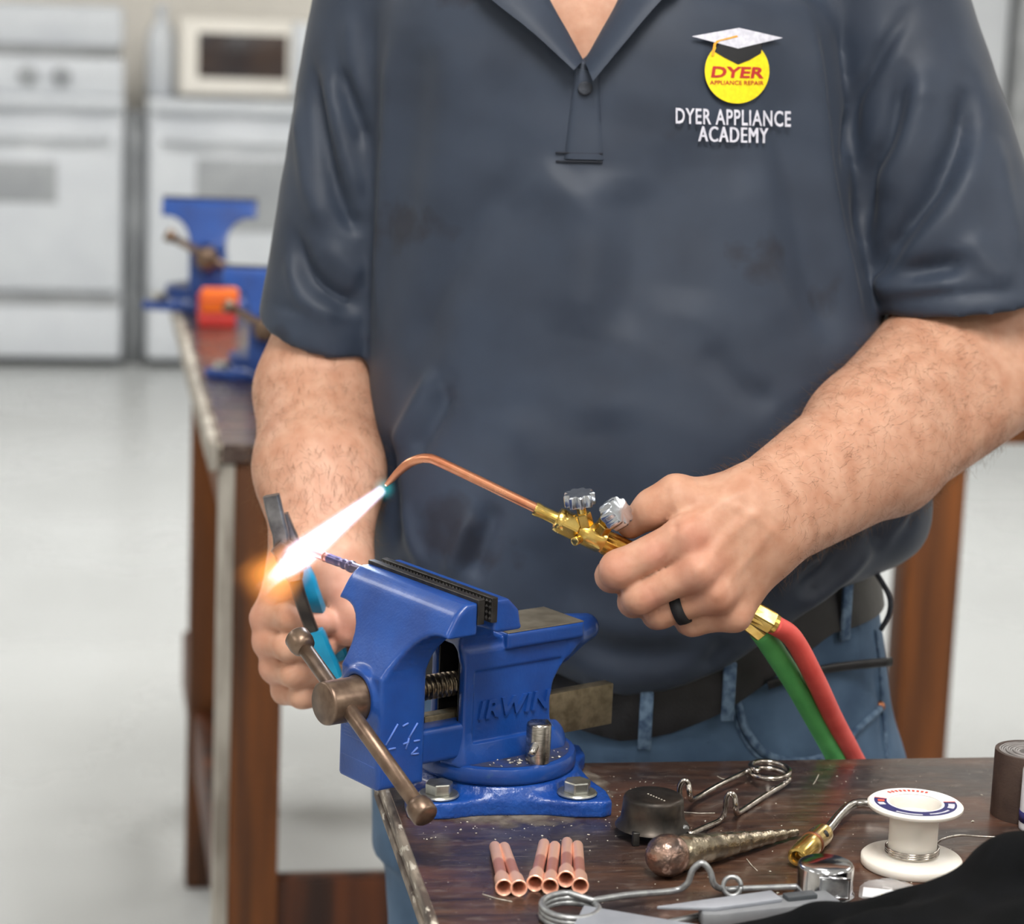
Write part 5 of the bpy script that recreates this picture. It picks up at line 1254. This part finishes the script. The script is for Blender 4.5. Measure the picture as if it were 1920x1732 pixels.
coil = [cc+np.array([0.0148*math.cos(a_), 0.0148*math.sin(a_)*1.15, 0.0035+0.0052*(a_+math.pi)/(2*math.pi)]) for a_ in np.linspace(-math.pi*0.15, math.pi*3.25, 60)]
armA = wpath([(1274, 1506, 'z', 0.012), (1274, 1494, 'y'), (1275, 1474, 'y'), (1282, 1463, 'y'), (1290, 1469, 'y'), (1294, 1492, 'y'), (1301, 1498, 'z', 0.006), (1345, 1473, 'z', 0.007), (1400, 1446, 'z', 0.010)])
armB = wpath([(1292, 1564, 'z', 0.006), (1325, 1549, 'z', 0.004), (1349, 1538, 'z', 0.003), (1358, 1524, 'y'), (1362, 1498, 'y'), (1369, 1487, 'y'), (1377, 1494, 'y'), (1380, 1517, 'y'), (1385, 1523, 'z', 0.003), (1430, 1494, 'z', 0.003), (1470, 1470, 'z', 0.0035)])
obj('spring_wire', tube(np.concatenate([armA, catmull([armA[-1], (armA[-1]+coil[-1])/2+[0.003, 0.004, 0.001], coil[-1]], 5)[1:], np.array(coil[::-1])[1:], ]), 0.0021, 10), MT['wire'], st1)
obj('spring_wire', tube(np.concatenate([armB, catmull([armB[-1], coil[0]], 4)[1:]]), 0.0021, 10), MT['wire'], st1)
# striker lighter with the bright cup
c2 = bz(1547, 1681, 0.0)
st2 = thing('flint_striker', 'galvanised wire flint striker with bright steel cup, nearest the camera', 'striker', c2)
obj('cup', lathe([(0, 0.0225), (0.0165, 0.0225), (0.0182, 0.0215), (0.0190, 0.0195), (0.0190, 0.003), (0.0206, 0.0008), (0.0200, 0.0004), (0.0178, 0.003), (0.0176, 0.019), (0, 0.0205)], 48, c2+[0, 0.006, 0.0]), MT['chrome'], st2, angle=50)
obj('flint_window', box(c2+np.array([0.004, -0.0132, 0.0115]), (0.019, 0.0016, 0.013), RR, 0.0006), MT['galv'], st2)
obj('flint_window_rim', tube(np.array([c2+np.array([0.004+a_, -0.0142, 0.0115+b_]) for a_, b_ in ((-.0098, -.0068), (-.0098, .0068), (.0098, .0068), (.0098, -.0068))]), 0.0011, 8, closed=True), MT['chrome'], st2)
cc2 = bz(1068, 1724, 0.0)
arm2 = wpath([(1068, 1693, 'z', 0.0105), (1110, 1688, 'z', 0.010), (1182, 1677, 'z', 0.009), (1262, 1670, 'z', 0.006), (1288, 1657, 'y'), (1299, 1631, 'y'), (1316, 1618, 'y'), (1331, 1633, 'y'), (1339, 1658, 'y'), (1357, 1667, 'z', 0.004), (1386, 1666, 'z', 0.004), (1440, 1664, 'z', 0.004), (1495, 1662, 'z', 0.004)])
coil2 = np.array([cc2+np.array([0.0185*math.cos(a_), 0.0185*math.sin(a_)*1.1, 0.0025+0.008*(5.5*math.pi-a_)/(5*math.pi)]) for a_ in np.linspace(5.5*math.pi, 0.5*math.pi, 80)])
arm3 = wpath([(1150, 1748, 'z', 0.003), (1260, 1728, 'z', 0.003), (1330, 1712, 'z', 0.003), (1420, 1700, 'z', 0.003), (1520, 1686, 'z', 0.003)])
obj('spring_wire', tube(np.concatenate([arm3[::-1], coil2, arm2[8:]]), 0.0022, 10), MT['galv'], st2)
obj('wire_curl', tube([bz(1372, 1672, 0.004)+np.array([0.006*math.cos(a_), 0.002*math.sin(a_), 0.004+0.006*math.sin(a_)]) for a_ in np.linspace(0, 2*math.pi, 24)], 0.0017, 8), MT['galv'], st2)

# tapered punch
def hammered(name, a, b):
    m = pmat(name, a, b, scale=120, rough=0.26, metal=0.9, bump=0.8, bscale=130, bdist=0.002); return m
MT['punch'] = hammered('dented_nickel_steel', S((176, 164, 142)), S((120, 108, 90)))
MT['bulb'] = hammered('dented_coppery_steel', S((178, 146, 130)), S((110, 96, 90)))
pa = bz(1249, 1604, 0.0150); pb = bz(1494, 1560, 0.004)
pn = thing('tapered_punch', 'tarnished steel tapered swaging punch with a round coppery head', 'punch', bz(1250, 1625))
pd = nrm(pb-pa); PL = np.linalg.norm(pb-pa)
obj('round_head', lathe([(0, -0.0135), (0.005, -0.0132), (0.0095, -0.011), (0.0135, -0.006), (0.0150, 0.0), (0.0145, 0.006), (0.0125, 0.010), (0.0105, 0.013)], 36, pa, pd), MT['bulb'], pn)
prf = [(0.0112, 0.010)]
for k in range(9):
    z0 = 0.012+(PL-0.012)*k/9; z1 = 0.012+(PL-0.012)*(k+1)/9; r0_ = 0.0124-0.0106*(k/9)**1.05
    prf += [(r0_, z0), (r0_*0.985, z1-0.0012), (r0_*0.93, z1-0.0004)]
prf += [(0.0012, PL), (0, PL+0.002)]
obj('stepped_shank', lathe(prf, 32, pa, pd), MT['punch'], pn, angle=40)

# spare torch tip
ta, tb = bz(1494, 1607, 0.0085), bz(1544, 1562, 0.0085)
tt = thing('torch_tip', 'spare torch tip with brass burner and bent steel tube', 'torch tip', bz(1518, 1590))
tdv = nrm(tb-ta); tl = np.linalg.norm(tb-ta)
k = tl/0.05
obj('brass_burner', lathe([(0.0, 0.012), (0.0030, 0.011), (0.0032, 0.002), (0.0046, -0.0005), (0.0062, 0.0), (0.0072, 0.002), (0.0080, tl*0.30), (0.0084, tl*0.36), (0.0084, tl*0.52), (0.0080, tl*0.54), (0.0080, tl*0.92), (0.0072, tl), (0.0, tl)], 40, ta, tdv), MT['brass'], tt, angle=40)
obj('copper_band', lathe([(0.0082, tl*0.52), (0.0087, tl*0.53), (0.0087, tl*0.58), (0.0082, tl*0.59)], 40, ta, tdv, closed=True), MT['copper_rivet'], tt)
for a_ in range(4):
    fr_ = frame(tdv); dr_ = fr_[:, 0]*math.cos(a_*math.pi/2+0.9)+fr_[:, 1]*math.sin(a_*math.pi/2+0.9); c_ = ta+tdv*tl*0.78
    obj('air_hole', rod(c_+dr_*0.0066, c_+dr_*0.00815, 0.0026, 16), MT['blacksteel'], tt)
obj('steel_tube', tube(catmull([tb-tdv*0.004, tb+tdv*0.012, bz(1572, 1531, 0.0085), bz(1592, 1512, 0.0085), bz(1612, 1506, 0.0085), bz(1650, 1508, 0.0085), bz(1700, 1514, 0.0085)], 8), 0.0036, 16), MT['nickel'], tt)

# solder spool
MT['spool'] = pmat('white_spool_plastic', S((232, 226, 216)), S((224, 218, 208)), scale=30, rough=0.42, sss=0.05)
MT['navy'] = pmat('navy_label_print', S((44, 44, 98)), rough=0.5); MT['labelred'] = pmat('red_label_print', S((226, 92, 72)), rough=0.5); MT['label'] = pmat('white_label_paper', S((236, 236, 240)), rough=0.5)
spc = bz(1708, 1622, 0.0); spc = np.array([spc[0], spc[1], BZ])
sp = thing('solder_spool', 'white plastic solder spool with a few turns of wire', 'spool', spc)
obj('spool_body', lathe([(0.0085, 0), (0.0340, 0), (0.0352, 0.0012), (0.0352, 0.0058), (0.0340, 0.0070), (0.0188, 0.0074), (0.0172, 0.0085), (0.0170, 0.0105), (0.0170, 0.0413), (0.0178, 0.0423), (0.0325, 0.0425), (0.0332, 0.0433), (0.0332, 0.0449), (0.0322, 0.0457), (0.0180, 0.0457), (0.0172, 0.0447), (0.0168, 0.0365), (0.0085, 0.034)], 64, spc, closed=True), MT['spool'], sp, angle=50)
def ann(r0_, r1_, a0, a1, z, n=40):
    V = []; Fc = []
    for k in range(n+1):
        a_ = a0+(a1-a0)*k/n
        for r_ in (r0_, r1_): V.append((r_*math.cos(a_), r_*math.sin(a_), z))
    for k in range(n): Fc.append([2*k, 2*k+1, 2*k+3, 2*k+2])
    return xf((V, Fc), None, spc)
dg_ = math.radians
obj('label', join(ann(0.0186, 0.0318, 0, 2*math.pi, 0.0459, 64)), MT['label'], sp, smooth=False)
obj('label_print', ann(0.0200, 0.0286, dg_(165), dg_(368), 0.0461), MT['navy'], sp, smooth=False)
obj('label_print', join(ann(0.0215, 0.0262, dg_(172), dg_(182), 0.0463, 8), ann(0.0200, 0.0286, dg_(163), dg_(166), 0.0463, 4), ann(0.0200, 0.0286, dg_(367), dg_(370), 0.0463, 4)), MT['labelred'], sp, smooth=False)
obj('label_print', join(*[ann(0.0238, 0.0272, dg_(a_), dg_(a_+4), 0.0462, 3) for a_ in range(62, 128, 7)]), MT['labelred'], sp, smooth=False)
obj('label_print', join(ann(0.0258, 0.0276, dg_(232), dg_(272), 0.0463, 12), ann(0.0225, 0.0272, dg_(186), dg_(198), 0.0463, 6), ann(0.0245, 0.0262, dg_(284), dg_(325), 0.0463, 12), ann(0.0225, 0.0270, dg_(335), dg_(358), 0.0463, 8)), MT['whi'], sp, smooth=False)
wr = [spc+np.array([(0.0182)*math.cos(a_), 0.0182*math.sin(a_), 0.0092+0.0016*a_/(2*math.pi)]) for a_ in np.linspace(0, 2*math.pi*3.05, 120)]
obj('solder_wire', tube(np.concatenate([np.array(wr), catmull([wr[-1], bz(1768, 1573, 0.012), bz(1800, 1566, 0.009), bz(1840, 1568, 0.006), bz(1885, 1570, 0.004), bz(1930, 1572, 0.003)], 6)[1:]]), 0.0009, 8), MT['wire'], sp)

# roll of dark tape, bottle
MT['tape'] = pmat('dark_brown_cloth_tape', S((74, 58, 50)), S((60, 46, 40)), scale=60, rough=0.6, bump=0.3, bscale=500)
MT['tapeside'] = pmat('grey_tape_edges', S((150, 146, 144)), S((120, 116, 114)), scale=60, rough=0.5)
tc_ = bz(1921, 1527, 0.0); tc_ = np.array([tc_[0], tc_[1], BZ])
tr = thing('tape_roll', 'roll of dark brown cloth tape standing on its side edge at the right', 'tape', tc_)
obj('outer_wrap', lathe([(0.0225, 0), (0.0253, 0.0), (0.0255, 0.0008), (0.0255, 0.0495), (0.0253, 0.0502), (0.0225, 0.0502)], 64, tc_, closed=True), MT['tape'], tr, angle=50)
for k in range(9):
    r_ = 0.0226-k*0.0017
    obj('tape_layer', lathe([(r_-0.00135, 0.0002), (r_, 0.0002), (r_, 0.0496-0.0004*(k % 3)), (r_-0.0005, 0.0500-0.0004*(k % 3)), (r_-0.00135, 0.0498-0.0004*(k % 3))], 56, tc_, closed=True), MT['tapeside'], tr, angle=50)
MT['bottle'] = pmat('white_bottle_plastic', S((226, 226, 230)), rough=0.4)
bt = bz(1948, 1556, 0.0); bt = np.array([bt[0], bt[1], BZ])
bo_ = thing('squeeze_bottle', 'white plastic bottle with purple base band cut by the right picture edge', 'bottle', bt)
obj('body', lathe([(0, 0), (0.0135, 0), (0.0148, 0.001), (0.015, 0.003), (0.015, 0.045), (0.013, 0.052), (0.006, 0.056), (0.006, 0.062), (0, 0.062)], 36, bt), MT['bottle'], bo_, angle=50)
obj('base_band', lathe([(0.0151, 0.007), (0.0153, 0.007), (0.0153, 0.015), (0.0151, 0.015)], 36, bt, closed=True), MT['navy'], bo_)
obj('cap', lathe([(0, 0.062), (0.0072, 0.062), (0.0072, 0.072), (0.003, 0.076), (0, 0.084)], 24, bt), MT['labelred'], bo_, angle=50)

# grey folding knife and pale card in front
MT['greyplastic'] = pmat('mid_grey_plastic', S((128, 130, 133)), S((116, 118, 122)), scale=40, rough=0.45)
MT['palemetal'] = pmat('pale_grey_metal', S((168, 172, 180)), S((154, 158, 167)), scale=40, rough=0.4, metal=0.3)
ka, kb = bz(1305, 1732, 0.0), bz(1560, 1704, 0.0)
kn2 = thing('utility_knife', 'grey metal utility knife lying half under the black cloth', 'knife', (ka+kb)/2)
kd = nrm(kb-ka); kr = np.stack([kd, np.cross(UP, kd), UP], 1); KL = np.linalg.norm(kb-ka)
g = prism([(0, -0.009), (0.012, -0.012), (KL, -0.012), (KL, 0.010), (0.012, 0.010), (0.003, 0.004)], 0.010, 0.002)
obj('knife_body', xf(g, kr, ka+UP*0.0003), MT['greyplastic'], kn2, angle=40)
g = prism([(-0.026, 0.006), (0.06, 0.0125), (0.06, -0.004), (0.01, -0.007)], 0.0025, 0.0006)
obj('top_plate', xf(g, kr, ka+UP*0.0103), MT['palemetal'], kn2, angle=40)
obj('slider', xf(box((0.075, 0, 0.0115), (0.022, 0.009, 0.004), None, 0.001), kr, ka), MT['darkgrey'], kn2, angle=40)
cd0 = bz(1095, 1700, 0.0085); cd1 = bz(1252, 1718, 0.0085)
cdv = nrm(cd1-cd0); cdr = np.stack([cdv, np.cross(UP, cdv), UP], 1)
g = prism([(0, -0.09), (0.085, -0.09), (0.085, -0.012), (0.0, 0.0)], 0.0012, 0.0003)
co_ = obj('plastic_card', xf(g, cdr, cd0), MT['palemetal'], angle=40); tag(co_, 'pale grey plastic card at the bottom edge over the wire coil', 'card')

# clear blister pack
def clear():
    m = pmat('clear_plastic_film', (0.95, 0.95, 0.95), rough=0.12, alpha=0.22, spec=0.8); return m
MT['clear'] = clear()
bc_ = bz(1668, 1680, 0.0)
bl_ = thing('blister_pack', 'small clear plastic pack with a yellow stripe in front of the spool', 'pack', bc_)
bm = bmesh.new(); bmesh.ops.create_grid(bm, x_segments=14, y_segments=8, size=1)
for v in bm.verts:
    x, y = v.co.x, v.co.y
    v.co = Vector((x*0.0205, y*0.0105, 0.0015+0.010*max(0, (1-x*x)*(1-y*y))**0.6+0.0012*math.sin(x*9+y*7)))
obj('film', xf(bm_geo(bm), RR @ rotz(-0.35), bc_), MT['clear'], bl_)
obj('insert_card', xf(box((0, 0, 0.0012), (0.036, 0.017, 0.0008), None, 0.0002), RR @ rotz(-0.35), bc_), MT['label'], bl_, smooth=False)
obj('yellow_stripe', xf(box((0.004, -0.003, 0.0022), (0.022, 0.0025, 0.0008), None, 0.0002), RR @ rotz(0.05), bc_), MT['yel'], bl_, smooth=False)

# black cloth heap
MT['cloth'] = pmat('black_cotton_cloth', S((13, 14, 16)), S((8, 9, 10)), scale=40, rough=0.95, spec=0.1, bump=0.3, bscale=700)
hp = []
def cl(px, py, Y, r, fl_=(1, 1, 1)): hp.append(EL(atY(px, py, Y), (r*fl_[0], r*fl_[1], r*fl_[2])))
cl(1950, 1665, 1.53, 0.044, (1, 0.9, 0.85)); cl(1895, 1702, 1.515, 0.038, (1, 1, 0.95)); cl(1815, 1740, 1.505, 0.033, (1.3, 1, 0.9)); cl(1715, 1757, 1.505, 0.027, (1.6, 1, 0.8)); cl(1590, 1762, 1.51, 0.025, (1.8, 1, 0.85)); cl(1470, 1776, 1.51, 0.019, (1.9, 1, 0.8)); cl(2010, 1665, 1.55, 0.046); cl(1900, 1800, 1.45, 0.05, (2.2, 1, 0.7)); cl(1650, 1850, 1.44, 0.045, (2.2, 1, 0.6)); cl(1360, 1775, 1.51, 0.011, (2.4, 1, 0.8))
hn = Int(U(hp, 0.022), Fn(lambda P: (BZ+0.0004)-P[:, 2]), 0.003)
cv, cq = snet(hn, (0.08, 1.34, 0.89), (0.47, 1.62, 1.01), 0.0026, 18)
cn = vnormals(cv, cq); up_ = np.clip((cv[:, 2]-BZ-0.004)/0.02, 0, 1)
cv = cv+cn*(up_*(0.005*vnoise(cv, 16, 21)+0.0025*vnoise(cv, 32, 22)))[:, None]; cv[:, 2] = np.maximum(cv[:, 2], BZ+0.0003)
cv = relax(cv, cq, 1, 0.4)
co2 = obj('black_cloth', (cv, cq), MT['cloth']); tag(co2, 'crumpled black cloth heaped at the front right of the bench', 'cloth')

# crumbs, pale dust ring and straw bits on the bench
def dust_mat():
    m = pmat('grey_solder_dust', S((136, 126, 114)), S((104, 94, 84)), scale=90, rough=0.85); nt = m.node_tree; b = nt.nodes['Principled BSDF']
    tc = nt.nodes.new('ShaderNodeTexCoord'); ln = nt.nodes.new('ShaderNodeVectorMath'); ln.operation = 'LENGTH'; lnk(nt, tc.outputs['Object'], ln.inputs[0])
    nz = nt.nodes.new('ShaderNodeTexNoise'); nz.inputs['Scale'].default_value = 60; nz.inputs['Detail'].default_value = 6; lnk(nt, tc.outputs['Object'], nz.inputs['Vector'])
    ad = nt.nodes.new('ShaderNodeMath'); ad.operation = 'MULTIPLY_ADD'; lnk(nt, nz.outputs[0], ad.inputs[0]); ad.inputs[1].default_value = 0.06; lnk(nt, ln.outputs['Value'], ad.inputs[2])
    mr = nt.nodes.new('ShaderNodeMapRange'); lnk(nt, ad.outputs[0], mr.inputs[0]); mr.inputs[1].default_value = 0.098; mr.inputs[2].default_value = 0.120; mr.inputs[3].default_value = 0.9; mr.inputs[4].default_value = 0.0
    lnk(nt, mr.outputs[0], b.inputs['Alpha']); return m
MT['dustring'] = dust_mat()
rs = np.random.RandomState(4); gs = []
for k in range(240):
    if k < 70: px, py, h_ = rs.normal(1120, 60), rs.normal(1490, 26), 0.0
    elif k < 120: px, py, h_ = rs.uniform(790, 1150), rs.uniform(1540, 1580), 0.0
    else: px, py, h_ = rs.uniform(900, 1850), rs.uniform(1445, 1700), 0.0
    p = bz(px, py, 0.0); e_, n2 = p @ RE-BA @ RE, p @ RN-BA @ RN
    if e_ < 0.005 or n2 > -0.004: continue
    s_ = rs.uniform(0.0003, 0.0008)*(1 if rs.rand() < 0.9 else 1.6)
    V = (rs.normal(size=(6, 3))*0.35+np.array([[1, 0, 0], [-1, 0, 0], [0, 1, 0], [0, -1, 0], [0, 0, 1], [0, 0, -.4]]))*s_
    V[:, 2] = np.abs(V[:, 2])*0.7
    gs.append((V+p, [[0, 2, 4], [2, 1, 4], [1, 3, 4], [3, 0, 4], [2, 0, 5], [1, 2, 5], [3, 1, 5], [0, 3, 5]]))
for (a_, b_) in (((1280, 1522), (1340, 1524)), ((1525, 1470), (1535, 1452)), ((905, 1676), (960, 1690)), ((1400, 1610), (1420, 1632)), ((1345, 1455), (1362, 1461))):
    gs.append(tube([bz(*a_, 0.0005), bz((a_[0]+b_[0])/2, (a_[1]+b_[1])/2+1.5, 0.0007), bz(*b_, 0.0005)], 0.0003, 5))
cr_o = obj('flux_crumbs', join(*gs), MT['shaving'], smooth=False); tag(cr_o, 'pale flux crumbs and wire bits scattered over the bench', 'crumbs', kind='stuff')
gs = []
for k in range(46):
    a_, q = rs.uniform(-2.4, -0.5), rs.uniform(35, 55); q2 = (bu_ := np.array([math.cos(a_), math.sin(a_)]))*q
    p = vise_w(q2[0]+4, q2[1]-2, 34.5); s_ = rs.uniform(0.0004, 0.0012)
    if k < 10: p = vise_w(-8+rs.normal()*6, -45+rs.normal()*4, 34.5); s_ *= 1.6
    V = (rs.normal(size=(6, 3))*0.35+np.array([[1, 0, 0], [-1, 0, 0], [0, 1, 0], [0, -1, 0], [0, 0, 1], [0, 0, -.4]]))*s_; V[:, 2] = np.abs(V[:, 2])*0.8
    gs.append((V+p, [[0, 2, 4], [2, 1, 4], [1, 3, 4], [3, 0, 4], [2, 0, 5], [1, 2, 5], [3, 1, 5], [0, 3, 5]]))
tag(obj('solder_crumbs', join(*gs), MT['shaving'], smooth=False), 'bright solder crumbs on the swivel disc of the front vise', 'crumbs', kind='stuff')
# worn, dusty ring around the vise foot
V = [bz(960, 1490, 0.0)]; n = 60
bcw = vise_w(6.7, -3.6, 0)
V = [bcw+[0, 0, 0.00025]]
for k in range(n):
    a_ = 2*math.pi*k/n; r_ = 0.125
    p = bcw+np.array([r_*math.cos(a_)*1.05, r_*math.sin(a_)*0.95, 0.00025]); e_ = max(p @ RE, BA @ RE+0.003); n2 = min(p @ RN, BA @ RN-0.003)
    V.append(rp(e_, n2, BZ+0.00025))
dp = obj('dust_patch', (np.array(V)-bcw, [[0, 1+k, 1+(k+1) % n] for k in range(n)]), MT['dustring'], smooth=False); dp.location = Vector(bcw)
tag(dp, 'dusty grey worn patch under the foot of the front vise', 'dust', kind='stuff')

# things on the rear bench
MT['orange'] = pmat('orange_plastic', S((246, 116, 36)), rough=0.45); MT['redp'] = pmat('red_plastic', S((196, 56, 52)), rough=0.45)
ob = bz(402, 600, 0.0)-RN*0.06
o1 = thing('red_tool_case', 'red plastic tool case under the orange box on the rear bench', 'case', ob, RY)
obj('case_body', box(ob+UP*0.012, (0.062, 0.07, 0.024), RR, 0.003), MT['redp'], o1, angle=40)
obj('case_lid', box(ob+UP*0.029+RN*0.02-RE*0.012, (0.036, 0.03, 0.045), RR, 0.003), MT['redp'], o1, angle=40)
o2 = thing('orange_box', 'bright orange plastic box on the rear bench', 'box', ob+UP*0.024, RY)
obj('box_body', box(ob+UP*0.045-RN*0.022+RE*0.004, (0.062, 0.026, 0.041), RR, 0.005), MT['orange'], o2, angle=40)
obj('box_seam', box(ob+UP*0.046-RN*0.022+RE*0.004, (0.0632, 0.0272, 0.003), RR, 0.0005), MT['redp'], o2, angle=40)
# ------------------------------------------------------------------ fine hair on the forearms
def arm_hair(n, segs, seed, rad):
    rs = np.random.RandomState(seed); sel = []
    for (a_, b_, r_) in segs:
        d = b_-a_; t_ = np.clip(((kv-a_) @ d)/(d @ d), -0.05, 1.0); q = np.sqrt(((kv-a_-t_[:, None]*d)**2).sum(1))
        ok = np.where((q < r_) & (t_ > 0) & (t_ < 1))[0]; sel.append((ok, nrm(d)))
    V, Fc = [], []
    for ok, d in sel:
        for i in rs.choice(ok, n):
            p, nn = kv[i]+rs.normal(size=3)*0.0006, kn[i]
            t_ = nrm(d-(d @ nn)*nn+rs.normal(size=3)*0.45); L_ = rs.uniform(0.007, 0.017)
            p0 = p-nn*0.0008; p1 = p+t_*L_*0.5+nn*L_*rs.uniform(0.12, 0.28); p2 = p1+t_*L_*0.5-nn*L_*0.05
            s_ = nrm(np.cross(t_, nn)); k = len(V)
            V += [p0+s_*rad, p0-s_*rad*0.6+nn*0, p0-t_*rad, p1+s_*rad*0.8, p1-s_*rad*0.6, p1-nn*rad, p2]
            for a_ in range(3):
                b_ = (a_+1) % 3; Fc += [[k+a_, k+b_, k+3+b_], [k+a_, k+3+b_, k+3+a_], [k+3+a_, k+3+b_, k+6]]
    return np.array(V), np.array(Fc)
MT['armhair'] = pmat('golden_brown_body_hair', S((128, 94, 62)), S((90, 64, 40)), scale=60, rough=0.5)
ha_ = obj('arm_hair', arm_hair(2400, [(P3(1800, 720, 2.03), P3(1640, 835, 1.955), 0.075), (P3(1640, 835, 1.955), HR(1400, 520, 0.02), 0.07)], 3, 0.0001), MT['armhair'], person); ha_['kind'] = 'stuff'
hb_ = obj('arm_hair', arm_hair(1500, [(P3(595, 740, 2.11), P3(600, 885, 2.03), 0.07), (P3(600, 885, 2.03), HL(600, 720, 0.02), 0.065)], 5, 0.0001), MT['armhair'], person); hb_['kind'] = 'stuff'
